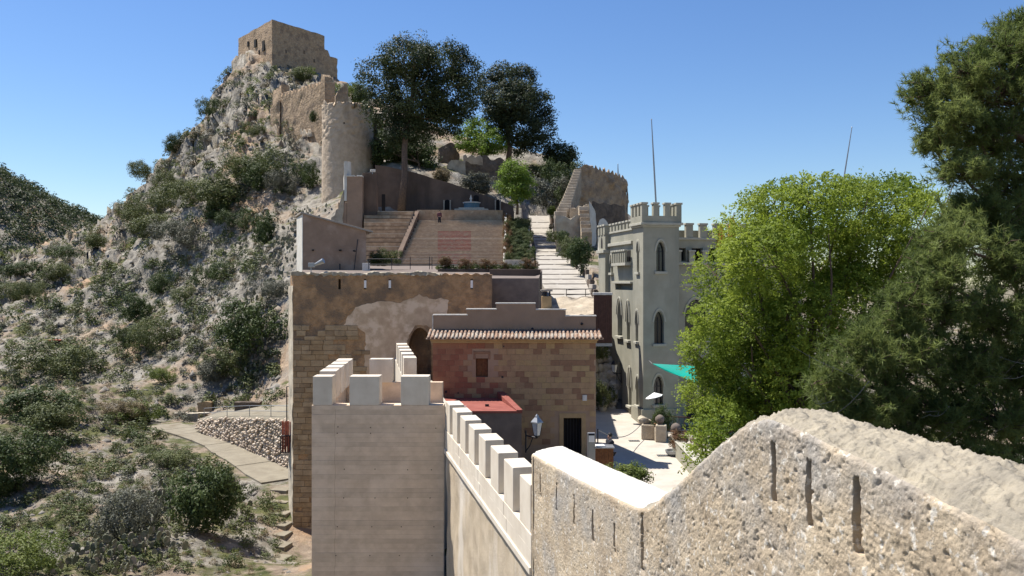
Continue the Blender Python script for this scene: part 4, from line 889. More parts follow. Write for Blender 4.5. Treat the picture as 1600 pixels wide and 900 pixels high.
def shed():
    A = (X(473, 64), 64); B = (X(572, 64.6), 64.6); D = (X(464.5, 69), 69); Cc = (B[0]-1.3, 69.4)
    M['shedmud'] = mat('mud_plaster', (.34, .235, .165), (.27, .185, .13), 1.0, (.40, .30, .23), .5, (.54, .68), .5, 8, .03)
    t = thing('plaster_shed', 'mud plaster shed with sloping roof at end of terrace', 'shed', (-13.5, 66, -2))
    MB().prism([A, B, Cc, D], -12, [Z(333.5, 64), Z(361, 64.6), Z(361, 64.6)+.1, Z(333.5, 64)+.1]).build('wall_body', M['shedmud'], t)
    a = Vector((A[0]-.12, A[1]-.15, Z(333.5, 64)+.001)); b = Vector((B[0]+.55, B[1]-.15, Z(365, 64.6)+.06)); c = Vector((Cc[0]+.5, Cc[1]+.2, b.z+.12)); d = Vector((D[0]-.2, D[1]+.2, a.z+.12)); th = Vector((0, 0, .13))
    MB().add([a, b, c, d, a+th, b+th, c+th, d+th], [(3, 2, 1, 0), (4, 5, 6, 7), (0, 1, 5, 4), (1, 2, 6, 5), (2, 3, 7, 6), (3, 0, 4, 7)]).build('roof', M['tile2'], t, bevel=.015)
    MB().prism([(A[0]-.03, A[1]-.03), (A[0]+.02, A[1]-.03), (D[0]+.02, D[1]), (D[0]-.05, D[1])], -12, [Z(335, 64), Z(335, 64), Z(335, 64)+.1, Z(335, 64)+.1]).build('sunny_gable', M['limewash'], t)  # pale skin puts the sunlight on this side into its colour
    for px, py in ((489, 391), (531, 391), (553, 392)): MB().box(W0, X(px, 64)-.06, X(px, 64)+.06, 63.9, 64.4, Z(py, 64)-.05, Z(py, 64)+.05).build('beam_hole', M['void'], t)
    MB().tube([P(559, 374, 64.4), P(557, 390, 64.3), P(553, 424, 64.2)], .035).build('drain_pipe', M['iron'], t)
    MB().tube([P(531, 412, 64), P(531, 423, 64)], .06).build('post', M['iron'], t)
    block(t, 'side_pier', 566, 576, 411, 426, 62.5, .6, 'coping')
shed()
def stairs():
    YA, YB = 85., 103.; z0, z1 = 1.58, Z(345, 103); x0, x1 = X(623, YA), X(786, YA); n = 34; r_ = (z1-z0)/n; g = (YB-YA)/n
    t = thing('wide_staircase', 'broad stone staircase with worn red painted squares down the middle', 'stairs', ((x0+x1)/2, YA, z0))
    me = unit_box(.0, 0, 0); me.materials.append(M['step']); mn = unit_box(.0, 0, 0); mn.materials.append(M['nosing'])
    for i in range(n):
        w_ = x1-x0; y = YA+g*i; z = z0+r_*(i+1); xc = (x0+x1)/2-.10*i/n
        piece('step', me, t, (xc, y+g*.5+1, z-r_/2-.6), None, (w_, g+2, r_+1.2))
        big = i in (18,)
        piece('step_edge', mn, t, (xc, y+.02, z-.02), None, (w_+.004, .12, (.1 if big else .055)))  # pale nosing doubles for the sunlit tread tops hidden from below
        yp = HY-(z-r_*.5)/y*FX
        if 360 < yp < 392 or 397 < yp < 412:
            a, b = X(684, y), X(736, y)
            piece('painted_riser', unit_red if yp < 393 else unit_red2, t, ((a+b)/2, y-.012, z-r_/2-.018), None, (b-a, .03, r_-.06))
    # plain upper wall and landing
    zt = Z(329, 105); MB().box(W0, x0-.3, x1-.25, 104.2, 106, z1-3, zt).build('top_wall', M['step'], t, bevel=.02)
    MB().box(W0, x0-.3, x1-.25, 103, 104.19, z1-3, z1+.004).build('landing', M['step'], t)
    # right stringer, left flank wall, both following the slope
    def slope(name, xa, xb, m, up=.25):
        MB().add([(xa, YA-.2, z0-1), (xb, YA-.2, z0-1), (xb, YB+1, z0-1), (xa, YB+1, z0-1), (xa, YA-.2, z0+up), (xb, YA-.2, z0+up), (xb, YB+1, z1+up+.8), (xa, YB+1, z1+up+.8)], [(3, 2, 1, 0), (4, 5, 6, 7), (0, 1, 5, 4), (1, 2, 6, 5), (2, 3, 7, 6), (3, 0, 4, 7)]).build(name, M[m], t, bevel=.03)
    slope('stringer', x1+.02, x1+.26, 'coping', .22); slope('stringer', x0-.5, x0-.02, 'retain', .5)
    for i in range(12): MB().box(W0, x0-.02, x0+.12, YA+.3+i*1.5, YA+.75+i*1.5, z0+.1+r_*(i*1.5/g), z0+.55+r_*(i*1.5/g)).build('kerb_stone', M['hilldark'], t, bevel=.03)
    # tiered seating on the left
    t2 = thing('tiered_seating', 'dark stone seating tiers left of the wide staircase', 'seating', (x0-2, YA, z0))
    for i in range(13):
        y = YA+.5+i*1.35; z = z0+.52*(i+1); xa = X(574, y)-.4
        MB().box(W0, xa, x0-.52, y, y+8, z-2.4, z).build('tier', M['step'], t2, bevel=.02)
        MB().box(W0, xa, x0-.52, y-.03, y+.1, z+.002, z+.06).build('tier_edge', M['retain' if i % 3 else 'nosing'], t2)
unit_red = unit_box(0); unit_red.materials.append(M['redpaint']); unit_red2 = unit_box(0); unit_red2.materials.append(M['redpaint2'])
stairs()
def upper_terrace():
    tag(MB().prism([(-16, 104.8), (-1.2, 104.8), (-1.2, 113), (-18, 113)], 4, Z(331, 106)).build('fountain_terrace', M['pathc'], None, (0, 0, 0)), kind='structure')
    Y = 111.; t = thing('dark_retaining_wall', 'long shaded retaining wall sloping down behind the fountain', 'wall', (-8, Y, 8))
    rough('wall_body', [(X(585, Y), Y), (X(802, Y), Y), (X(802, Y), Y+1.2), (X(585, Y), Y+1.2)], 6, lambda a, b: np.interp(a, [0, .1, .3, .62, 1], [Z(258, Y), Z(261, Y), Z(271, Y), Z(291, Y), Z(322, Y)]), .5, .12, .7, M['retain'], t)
    for px, w_ in ((699, 9), (778, 7)):
        for s in (-1, 1): MB().box(W0, X(px+s*w_*.55-1, Y), X(px+s*w_*.55+1, Y), Y-.5, Y, 8, Z(313, Y)).build('niche_pilaster', M['ruinlit'], t, bevel=.03)
        MB().profile(W0, sh(arch(.75, 8.3, Z(318, Y), Z(312, Y), 5, False), X(px, Y)), Y-.14, Y-.1).build('niche', M['void'], t)
    MB().profile(W0, sh(arch(.7, 9.5, Z(308, Y), Z(305, Y), 5, False), X(744, Y)), Y-.14, Y-.1).build('niche', M['void'], t)
    Y = 107.5; p = Vector((X(737, Y), Y, Z(330, Y))); t = thing('fountain', 'small blue tiled fountain on stepped base against retaining wall', 'fountain', p)
    MB().prism([(p.x-2.1, Y-1.2), (p.x+2.1, Y-1.2), (p.x+2.1, Y+1.5), (p.x-2.1, Y+1.5)], p.z-.3, p.z+.22).build('base_step', M['nosing'], t, bevel=.02)
    MB().prism([(p.x-1.6, Y-.9), (p.x+1.6, Y-.9), (p.x+1.6, Y+1.4), (p.x-1.6, Y+1.4)], p.z+.221, p.z+.40).build('base_step', M['nosing'], t, bevel=.02)
    MB().lathe((p.x, Y, p.z+.401), [(.95, 0), (1.0, .55), (1.0, .6)], 8).build('basin', M['bluetile'], t)
    MB().lathe((p.x, Y, p.z+1.002), [(1.12, 0), (1.12, .12)], 8).build('rim', M['coping'], t)
    MB().lathe((p.x-.1, Y, p.z+1.12), [(.14, 0), (.1, .3), (.18, .45), (.09, .7), (.03, .95)], 8).build('finial', M['limewash'], t)
upper_terrace()
def ramp():
    t = thing('stepped_ramp', None, None, (4, 62, -2)); tag(t, kind='structure')
    prof = RAMP; lx = _rl; rx = _rr
    for i in range(len(prof)-1):
        (p0, y0), (p1, y1) = prof[i], prof[i+1]; z0 = Z(p0, y0); z1 = Z(p1, y1); zt = z1-.05
        pts = [(X(lx(p0), y0), y0), (X(rx(p0), y0), y0), (X(rx(p1), y1), y1+.02), (X(lx(p1), y1), y1+.02)]
        MB().prism(pts, z0-3, [z0, z0, zt, zt]).build('ramp_step', M['rampstone'], t)
        # dark kerb riser in two lengths with a gap, as on the real ramp
        xa, xb = X(lx(p1), y1), X(rx(p1), y1); c = xa+(xb-xa)*(.42+.1*math.sin(i*2.2))
        MB().box(W0, xa+.15, c-.12, y1-.1, y1+.0, zt-.2, z1-.0).build('kerb', M['retain'], t)
        MB().box(W0, c+.12, xb-.15, y1-.1, y1+.0, zt-.2, z1-.0).build('kerb', M['hilldark'], t)
        MB().box(W0, xb, xb+.3, y0, y1, z0-3, z1+.35).build('side_kerb', M['rampstone' if i % 2 else 'hilldark'], t, bevel=.03)
ramp()
tr = thing('ramp_handrail', 'thin metal handrail at bottom of the bright stepped ramp', 'railing', P(905, 470, 60))
for py in (451, 459): MB().tube([P(885, py+2, 60), P(926, py, 60)], .025).build('rail', M['iron'], tr)
for px in (885, 915, 926): MB().tube([P(px, 474, 60), P(px, 451, 60)], .025).build('post', M['iron'], tr)
tr = thing('rubble_bank', 'low bank of pinkish rubble below the ramp handrail', 'wall', P(905, 490, 57))
rough('bank', [(X(862, 56), 56), (X(932, 56), 56), (X(932, 59), 60), (X(862, 59), 60)], -6, lambda a, b: Z(494, 56)+b*1.1+a*.1, .25, .16, 1.6, M['ruinlit'], tr)
def brown_gate():
    Y = 53.; t = thing('brown_screen', 'dark brown boarded screen between house and palace', 'gate', (X(942, Y), Y, -9))
    x0, x1 = X(928, Y), X(956.5, Y)
    MB().box(W0, x0, x1, Y+.06, Y+.2, Z(536, Y), Z(461, Y)).build('backing', M['brown'], t)
    for i in range(8): MB().box(W0, x0+(x1-x0)*i/8+.005, x0+(x1-x0)*(i+1)/8-.005, Y, Y+.058, Z(535, Y), Z(462, Y)).build('board', M['brown'], t, bevel=.006)
    MB().box(W0, x0-.05, x1+.02, Y-.05, Y+.28, Z(461, Y), Z(457, Y)).build('coping', M['coping'], t, bevel=.02)
    MB().box(W0, x0, x1, Y-.02, Y+.2, Z(541, Y), Z(536.5, Y)).build('bottom_rail', M['steel'], t)
brown_gate()

# ------------------------------------------------------------------ castle works on the hill
def keep():
    F_ = Vector((-55, 195, 0)); L_ = Vector((-67.6, 210.5, 0)); R_ = Vector((-45.8, 208, 0)); B_ = L_+R_-F_; zt = 60.1
    t = thing('hilltop_keep', 'square ochre keep on top of the crag, its left face sunlit', 'castle keep', (-55.5, 206, 46))
    foot = [F_, R_, B_, L_]
    b = rough('tower_body', foot, 40, lambda a, b: zt+.25*np.sin(a*40)*np.sin(b*33), .6, .12, .5, M['hillwall'], t)
    fl = Fr(L_, F_-L_); f2 = Fr(F_, R_-F_)
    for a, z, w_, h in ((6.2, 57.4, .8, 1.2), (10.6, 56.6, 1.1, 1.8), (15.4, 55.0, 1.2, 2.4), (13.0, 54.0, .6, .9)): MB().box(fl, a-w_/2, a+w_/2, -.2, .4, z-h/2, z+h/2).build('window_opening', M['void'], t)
    for a, z in ((4, 53.6), (9.5, 54.6), (12.6, 53.2)): MB().box(f2, a-.22, a+.22, -.16, .4, z-.35, z+.4).build('putlog_recess', M['hilldark'], t)
    rough('broken_corner', [R_-Vector((1.5, 1, 0)), R_+Vector((2.3, 4.4, 0)), R_+Vector((0, 8, 0)), R_+Vector((-3, 4, 0))], 40, lambda a, b: np.where(a < .35, 58.5, np.where(a < .55, 57, 55.6)), .6, .25, .5, M['hillwall'], t)
keep()
def curtain():
    pts = [(426, 138, 156), (446, 139, 150), (470, 141, 146), (507, 128, 140)]
    t = thing('crag_curtain_wall', 'ochre curtain wall with small merlons climbing crag left of round tower', 'wall', P(470, 235, 145))
    a, b = P(437, 152, 150), P(508, 131, 139); d = (b-a); n = Vector((d.y, -d.x, 0)).normalized()
    def top(A, B):
        base = a.z+(b.z-a.z)*A; c = (np.sin(A*2*math.pi*13) > -.25)*.62*(A < .96)+np.where(A > .9, 1.1, 0); return base+c+.1*np.sin(A*90)
    rough('wall_body', [a, b, b-n*1.4, a-n*1.4], 14, top, .22, .07, .9, M['hillwall'], t)
    e, g_ = P(426, 143, 156), P(440, 150, 150.4)
    rough('left_return', [e, g_, g_-n*1.4, e-n*1.4], 16, lambda A, B: 34.2+.7*(np.sin(A*19) > 0), .3, .12, .7, M['hillwall'], t)
    p = P(507, 128, 138.6); f = Fr(p, (1, .25)); MB().box(f, 0, 1.7, 0, 1.8, -11, .05).build('end_pier', M['hillwall'], t, bevel=.06)
    rough('pale_patch', [P(455, 196, 148)+n*.25, P(490, 191, 141.5)+n*.25, P(490, 191, 141.5)-n*.2, P(455, 196, 148)-n*.2], 24.2, lambda A, B: 25.8+.7*np.sin(A*4+1)+.35*np.sin(A*31), .3, .14, .6, M['ruinlit'], t)
    t2 = thing('crag_side_wall', 'short dark wall stub on skyline left of the crag', 'wall', P(335, 175, 204))
    rough('wall_body', [P(322, 172, 204), P(348, 150, 204), P(350, 150, 206), P(322, 172, 206)], 30, lambda A, B: Z(163, 204)+A*3.9, .7, .25, .5, M['hilldark'], t2)
    t3 = thing('crag_wall_fragment', 'pointed wall fragment standing behind the round tower', 'wall', P(535, 150, 134))
    rough('wall_body', [P(523, 150, 134), P(543, 150, 136), P(544, 150, 138), P(524, 150, 136)], 18, lambda A, B: np.interp(A, [0, .55, .8, 1], [Z(152, 135), Z(136, 135), Z(130, 135), Z(131, 135)]), .35, .12, .8, M['hillwall'], t3)
    t4 = thing('buttress_wall', 'slanting ochre buttress below the left end of crag curtain wall', 'wall', P(427, 200, 151))
    rough('wall_body', [P(423, 180, 151.5), P(437, 170, 149.4), P(437, 170, 150.4), P(423, 180, 153)], 18, lambda A, B: np.interp(A, [0, 1], [Z(168, 151), Z(157, 151)]), .4, .12, .8, M['hillwall'], t4)
curtain()
def round_tower():
    Y = 118.; c = Vector((X(536, Y), Y+3.4, Z(322, Y)-2)); Rr = 39/FX*(Y+3.4)*1.0
    t = thing('round_tower', 'tall round ochre tower with ragged base left of the stairs', 'tower', c)
    nth, nz = 150, 150; th = np.linspace(0, 2*np.pi, nth+1); zz = np.linspace(c.z, Z(157, Y), nz)
    TH, ZZ = np.meshgrid(th, zz); TH = TH.ravel(); ZZ = ZZ.ravel(); hrel = (ZZ-c.z)/(zz[-1]-c.z)
    topf = 1+.0*TH; r = Rr*(1.03-.03*hrel)
    V = np.c_[c.x+r*np.cos(TH), c.y+r*np.sin(TH), ZZ]; Pp = V.copy()
    d = fbm(Pp*.6, 3)*.025+fbm(Pp*2.5, 3)*.02*(1+2.5*(hrel > .7))
    d = d-np.clip(fbm(Pp*.6+9, 3)-.45, 0, 1)*.4*(hrel > .68)-.1*np.exp(-((hrel-.12)/.04)**2)
    V[:, 0] += d*np.cos(TH); V[:, 1] += d*np.sin(TH); V[:, 2] += (hrel > .99)*(.25*np.sin(TH*7)+.2*np.sin(TH*17)-.9*(np.cos(TH)+1)*.5)
    i = (np.arange(nz-1)[:, None]*(nth+1)+np.arange(nth)[None]).ravel(); F = np.c_[i, i+1, i+2+nth, i+1+nth]
    npobj('tower_body', V, F, M['towerplaster'], t, None, True)
    MB().lathe((c.x, c.y, Z(157, Y)-.75), [(Rr-.12, -.4), (Rr-.12, -.3)], 24).build('roof_deck', M['hilldark'], t)
    for px, py, h in ((525, 244, 1.1), (513, 202, .9), (538, 195, 1.3)):
        an = math.asin(max(-1, min(1, (X(px, Y)-c.x)/Rr))); f = Fr((c.x+Rr*.96*math.sin(an), c.y-Rr*.96*math.cos(an), Z(py, Y)), (math.cos(an), math.sin(an))); MB().box(f, -.09, .09, -.12, .4, -h/2, h/2).build('arrow_slit', M['void'], t)
    MB().prism([(c.x+Rr*.5, c.y+1.2), (c.x+Rr+.9, c.y+1.0), (c.x+Rr+.9, c.y+4), (c.x+Rr*.5, c.y+4)], c.z, [Z(170, Y), Z(176, Y), Z(176, Y), Z(170, Y)]).build('flank_wall', M['hilldark'], t, bevel=.06)
round_tower()
def stepped_walls():
    t = thing('stepped_stub_walls', 'tall narrow wall stubs with white copings beside round tower', 'wall', (X(560, 103), 103, 7))
    f = Fr(P(540, 352, 100), (1, .05)); Y = 100.
    MB().box(W0, X(542, Y), X(566, Y), Y, Y+1.2, 3, Z(276, Y)).build('pier', M['housetop'], t, bevel=.04)
    MB().box(W0, X(566.3, 101), X(588, 101), 101, 102.4, 3, Z(270, 101)).build('pier', M['retain'], t, bevel=.04)
    MB().box(W0, X(528, Y), X(541.7, Y), Y+.1, Y+1.2, 3, Z(316, Y)).build('low_pier', M['housetop'], t, bevel=.04)
    MB().box(W0, X(541, Y), X(554, Y), Y-.08, Y+1.25, Z(276, Y)+.002, Z(274, Y)).build('coping', M['coping'], t, bevel=.03)
    MB().box(W0, X(557.5, Y), X(566, Y), Y-.08, Y+1.25, Z(276, Y)+.002, Z(274, Y)).build('coping', M['coping'], t, bevel=.03)
    rough('white_edge', [(X(537.2, Y), Y+.05), (X(541.6, Y), Y-.05), (X(545, Y), Y+1.3), (X(537, Y+1.5), Y+1.6)], Z(314, Y), lambda a, b: np.where(b < .5, Z(252, Y), Z(251, Y)), .3, .05, 1, M['limewash'], t)
    rough('white_steps', [(X(517, Y), Y), (X(536, Y), Y), (X(536, Y), Y+1), (X(517, Y), Y+1)], 6, lambda a, b: np.interp(a, [0, .3, .31, .6, .61, .85, .86, 1], [Z(340, Y), Z(336, Y), Z(328, Y), Z(326, Y), Z(316, Y), Z(314, Y), Z(300, Y), Z(297, Y)]), .2, .08, 1.2, M['ruinlit'], t)
    MB().box(W0, X(597, 109), X(602, 109), 108.6, 109, 8, Z(304, 109)).build('dark_door', M['void'], t)
    p = P(582, 272, 101); t2 = thing('terrace_floodlight', 'small white floodlight on top of shaded wall stub', 'light', p)
    MB().tube([p, p+Vector((0, 0, .3))], .05).build('post', M['steel'], t2); MB().box(Fr(p+Vector((-.2, -.2, .25)), (1, .3)), 0, .6, 0, .35, 0, .3).build('lamp_head', M['coping'], t2, bevel=.04)
stepped_walls()
def ruins():
    t = thing('ruined_chamber', 'roofless ruined chamber with pale rubble corner on slope below pines', 'ruin', P(740, 290, 126))
    Y = 124.; q = lambda px, y: (X(px, y), y)  # paler and darker masonry paint in the lit and shaded walls
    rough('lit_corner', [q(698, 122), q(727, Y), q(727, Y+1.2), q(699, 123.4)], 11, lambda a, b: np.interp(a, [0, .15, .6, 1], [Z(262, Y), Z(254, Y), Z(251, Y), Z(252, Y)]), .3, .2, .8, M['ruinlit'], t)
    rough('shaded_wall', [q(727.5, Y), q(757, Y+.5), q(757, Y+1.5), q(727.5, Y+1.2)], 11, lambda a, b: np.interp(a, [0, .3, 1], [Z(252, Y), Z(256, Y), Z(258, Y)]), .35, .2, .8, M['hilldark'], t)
    rough('upper_wall', [q(724, 129), q(754, 129), q(754, 130.5), q(724, 130.5)], 13, lambda a, b: Z(244, 129)+.25*np.sin(a*17), .35, .16, .8, M['ruinlit'], t)
    rough('far_wall', [q(754.5, 129), q(790, 131), q(790, 132), q(754.5, 130)], 13, lambda a, b: Z(245, 130)-.4*a+.3*np.sin(a*11), .35, .2, .8, M['hilldark'], t)
    t = thing('ruined_watch_stub', 'ragged ruined turret stump between dark pine and bright tree', 'ruin', P(702, 260, 134))
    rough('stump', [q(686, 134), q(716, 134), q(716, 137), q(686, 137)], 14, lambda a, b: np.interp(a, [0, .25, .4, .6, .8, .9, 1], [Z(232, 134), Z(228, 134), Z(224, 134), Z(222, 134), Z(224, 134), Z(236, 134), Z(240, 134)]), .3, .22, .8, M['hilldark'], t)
    t = thing('skyline_merlons', 'row of small merlons on distant wall between the pines', 'wall', P(840, 262, 146))
    MB().box(W0, X(822, 146), X(872, 146), 146, 147, 15, Z(257, 146)).build('wall_body', M['hilldark'], t)
    for i in range(6): MB().box(W0, X(828+i*4.2, 146), X(830.4+i*4.2, 146), 146, 146.6, Z(257, 146)+.001, Z(249.5, 146)).build('merlon', M['hillwall'], t, bevel=.04)
    # big shaded ruin on the right with lit stair walls
    t = thing('shaded_hall_ruin', 'large shaded hall ruin with merlon stubs on the right skyline', 'ruin', P(940, 345, 112))
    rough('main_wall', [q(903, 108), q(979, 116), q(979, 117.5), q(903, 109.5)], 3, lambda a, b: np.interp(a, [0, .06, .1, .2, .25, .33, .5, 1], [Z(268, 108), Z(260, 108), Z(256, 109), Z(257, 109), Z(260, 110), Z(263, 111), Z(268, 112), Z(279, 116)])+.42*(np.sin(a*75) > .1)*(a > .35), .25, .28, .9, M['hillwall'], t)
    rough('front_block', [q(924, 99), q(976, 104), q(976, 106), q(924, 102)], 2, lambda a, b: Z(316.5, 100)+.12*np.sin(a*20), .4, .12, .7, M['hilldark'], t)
    rough('end_face', [q(979.3, 116), q(981, 117), q(981, 119), q(979.3, 118)], 3, Z(290, 116), .5, .1, .7, M['hilldark'], t)
    t = thing('ruined_stair_wall', 'sunlit ruined wall with two flights of broken steps beside ramp', 'ruin', P(900, 368, 96))
    rough('lower_wall', [q(869, 94), q(914, 95), q(916, 97.5), q(870, 97)], 1, lambda a, b: np.interp(a, [0, .3, .45, .7, 1], [Z(338, 94), Z(337, 94), Z(341, 94), Z(334, 94), Z(338, 94)]), .25, .14, .9, M['ruinlit'], t)
    rough('mid_wall', [q(891, 97.6), q(922, 98), q(922, 99), q(891, 98.8)], 3, lambda a, b: np.interp(a, [0, .2, .3, .5, .55, .7, .75, 1], [Z(322, 98), Z(324, 98), Z(328, 98), Z(322, 98), Z(325, 98), Z(319, 98), Z(321, 98), Z(320, 98)])+.2*np.sin(a*50), .22, .14, .9, M['ruinlit'], t)
    rough('gable', [q(921.5, 96), q(930, 97), q(931, 99), q(922, 98)], 2, lambda a, b: np.interp(a, [0, .2, 1], [Z(315, 96), Z(316, 96), Z(330, 96)]), .25, .08, .9, M['limewash'], t)
    rough('rounded_stub', [q(935, 84), q(952, 85), q(952, 86.5), q(935, 86)], 0, lambda a, b: np.interp(a, [0, .1, .5, .85, 1], [Z(352, 84), Z(344, 84), Z(340, 84), Z(347, 84), Z(356, 84)]), .2, .06, .9, M['limewash'], t)
    for i in range(17):                     # long flight climbing the edge of the hall
        u = i/16; px = 873+(901-873)*u**.8; py = 330-(330-264)*u; y = 97.7+u*9.5; w_ = .95-.35*u
        MB().box(W0, X(px, y)-w_*.5, X(px, y)+w_*1.0, y, y+1.2, Z(py, y)-3.5, Z(py, y)).build('broken_step', M['ruinlit'], t, bevel=.05)
    for i in range(8):                      # short flight on the right
        y = 92.5+i*.45; py = 362-i*5.6; MB().box(W0, X(909-i*.6, y), X(925-i*.8, y), y, y+1.2, Z(py, y)-3, Z(py, y)).build('broken_step', M['ruinlit' if i % 2 else 'hillwall'], t, bevel=.04)
ruins()
# ------------------------------------------------------------------ trees
def blobs(lst, Y, dy=2.5, seed=0):
    r = np.random.default_rng(seed); out = []
    for (px, py, rx, ry) in lst:
        y = Y+r.uniform(-dy, dy); out.append((X(px, y), y, Z(py, y), rx/FX*y, ry/FX*y))
    return out
tree('umbrella_pine', 'tallest dark pine behind the stairs with one bare straight trunk', (X(627, 109), 109, Z(324, 109)),
     blobs([(590, 112, 34, 22), (572, 130, 18, 24), (635, 90, 48, 34), (650, 75, 26, 22), (690, 95, 46, 30), (725, 110, 30, 26), (600, 165, 34, 36), (650, 155, 55, 50), (700, 150, 50, 42), (735, 145, 20, 24), (690, 190, 40, 26), (640, 205, 40, 26), (615, 205, 24, 22), (720, 170, 24, 20)], 112, 3.5, 1),
     1300, 46, .95, .145, M['pinefar'], .42, 11, 'dark pines on the castle hill', fork=.5, nl=26, lean=(.5, 2))
tree('umbrella_pine', 'rounded dark pine on skyline right of the tallest pine', (X(794, 136), 136, Z(256, 136)),
     blobs([(785, 115, 24, 17), (765, 135, 24, 24), (810, 130, 32, 30), (800, 160, 46, 34), (835, 165, 30, 28), (850, 195, 22, 30), (810, 200, 40, 28), (775, 180, 24, 26), (840, 222, 24, 16), (812, 232, 24, 14)], 138, 3.5, 2),
     900, 46, 1.05, .17, M['pinefar2'], .42, 12, 'dark pines on the castle hill', fork=.4, nl=20)
tree('dark_scrub_tree', 'small purplish dark tree on skyline above the shaded hall ruin', (X(878, 140), 140, Z(275, 140)), blobs([(875, 240, 24, 18), (862, 250, 16, 14), (890, 250, 14, 14), (880, 262, 20, 10)], 140, 1.5, 3), 200, 40, .95, .17, M['pinefar'], .2, 13, fork=.3, nl=8)
tree('dark_understory_tree', 'dark bushy evergreen beside the bare pine trunk above retaining wall', (X(655, 120), 120, Z(268, 120)), blobs([(650, 235, 30, 26), (670, 250, 18, 18), (620, 235, 24, 26), (600, 225, 20, 24), (590, 245, 14, 16)], 121, 2, 4), 320, 40, .95, .16, M['shrub_d'], .2, 14, fork=.3, nl=8)
tree('spring_tree', 'bright green tree in front of the dark pines, above ruined chamber', (X(752, 133), 133, Z(250, 133)), blobs([(752, 200, 24, 18), (735, 190, 14, 10), (730, 218, 20, 18), (770, 222, 22, 18), (750, 228, 26, 14)], 133, 1.5, 5), 240, 40, .8, .16, M['fresh2'], .18, 15, fork=.35, nl=8)
tree('spring_tree', 'round bright green tree at top of the wide staircase', (X(808, 101), 101, Z(330, 101)), blobs([(805, 272, 24, 20), (790, 285, 16, 20), (822, 290, 16, 20), (806, 298, 22, 20), (800, 262, 14, 12)], 101, 1.2, 6), 280, 40, .55, .11, M['fresh2'], .14, 16, fork=.35, nl=8)
for i, (lab, px, py, wp, hp, m, Yb) in enumerate([('green bush growing under the right wall of the hilltop keep', 492, 140, 46, 34, 'shrub_b', 196), ('bright bush on skyline between keep and tall pine', 548, 160, 44, 38, 'shrub_b', 180), ('bushes crowding behind the pointed wall fragment', 566, 165, 30, 34, 'shrub_d', 165),
     ('small bush clinging to the curtain wall beside the round tower', 490, 190, 12, 20, 'shrub_d', 138), ('grey green shrubs filling the gully left of the hall ruin', 862, 330, 64, 60, 'shrub_g', 112), ('dark shrub against the broken stair flight', 880, 318, 34, 34, 'shrub_d', 112), ('ochre bush below the ruined chamber', 695, 290, 34, 30, 'shrub_y', 116),
     ('low grey bushes at foot of the ruined chamber', 750, 300, 70, 34, 'shrub_g', 117), ('dark tree clump between hall ruin and pines', 880, 295, 50, 48, 'shrub_d', 122), ('dark shrub at the foot of skyline merlons', 845, 275, 44, 22, 'shrub_o', 135)]):
    shrub(lab, 0, 0, wp, hp, m, 'leaf', 'shrub', 'bushes among the castle ruins', P(px, py, Yb))
# shrubs along the ramp
for lab, px, py, wp, hp, m, Yb in [('large dark shrub right of the ramp below ruined steps', 912, 428, 46, 64, 'shrub_d', 76), ('olive shrub left of the large dark ramp shrub', 890, 402, 38, 36, 'shrub_o', 84), ('clipped round shrub halfway up the ramp', 868, 376, 24, 18, 'shrub_o', 93), ('yellowish round shrub high on the ramp edge', 863, 358, 10, 10, 'shrub_y', 100), ('small green shrub near top of the ramp', 864, 340, 16, 20, 'shrub_b', 105), ('dark shrub beside ramp next to clipped shrub', 880, 380, 20, 22, 'shrub_d', 92)]:
    shrub(lab, 0, 0, wp, hp, m, 'leaf', 'shrub', 'shrubs along the stepped ramp', P(px, py, Yb))
# hedged beds between the stairs and the ramp
hb = thing('hedge_terraces', 'tiers of clipped hedges between wide stairs and ramp', 'hedge', (X(810, 88), 88, 1.6))
MB().prism([(X(789, 85), 85), (X(836, 85), 85), (X(824, 105), 105), (X(790, 105), 105)], -1, [1.6, 1.6, 7.6, 7.6]).build('bed', M['annex'], hb)
for i in range(11):
    y = 85.3+i*1.75; z = 1.65+i*.53
    for j, (pa, w_, h_) in enumerate(((794-i*.2, .55, 1.3), (803-i*.25, .8, .8), (815-i*.4, .9, .85), (826-i*.5, .8, .75))):
        piece('hedge_plant', SH['leaf'][(i+j) % 4], hb, (X(pa, y), y, z-.1), None, (w_*1.15, 1.0, h_*1.2), M[('flower_r', 'shrub_o', 'shrub_d', 'shrub_d')[j] if (i+j) % 4 else 'shrub_o'])
    MB().box(W0, X(806, y), X(832-i*.5, y), y-.5, y-.3, z-.6, z+.15).build('bed_kerb', M['nosing'], hb, bevel=.03)
MB().box(W0, X(789, 84.6), X(820, 84.6), 84.4, 84.9, 1.0, Z(406, 84.6)).build('bed_wall', M['nosing'], hb, bevel=.03)
for px, s in ((606, 1), (592, .85)):
    o = shrub(('clipped green hedge lump at left foot of the stairs' if px == 606 else 'smaller hedge lump next to plaster shed'), 0, 0, 34*s, 26*s, 'shrub_o', 'leaf', 'hedge', None, P(px, 413, 66), 'hedge')
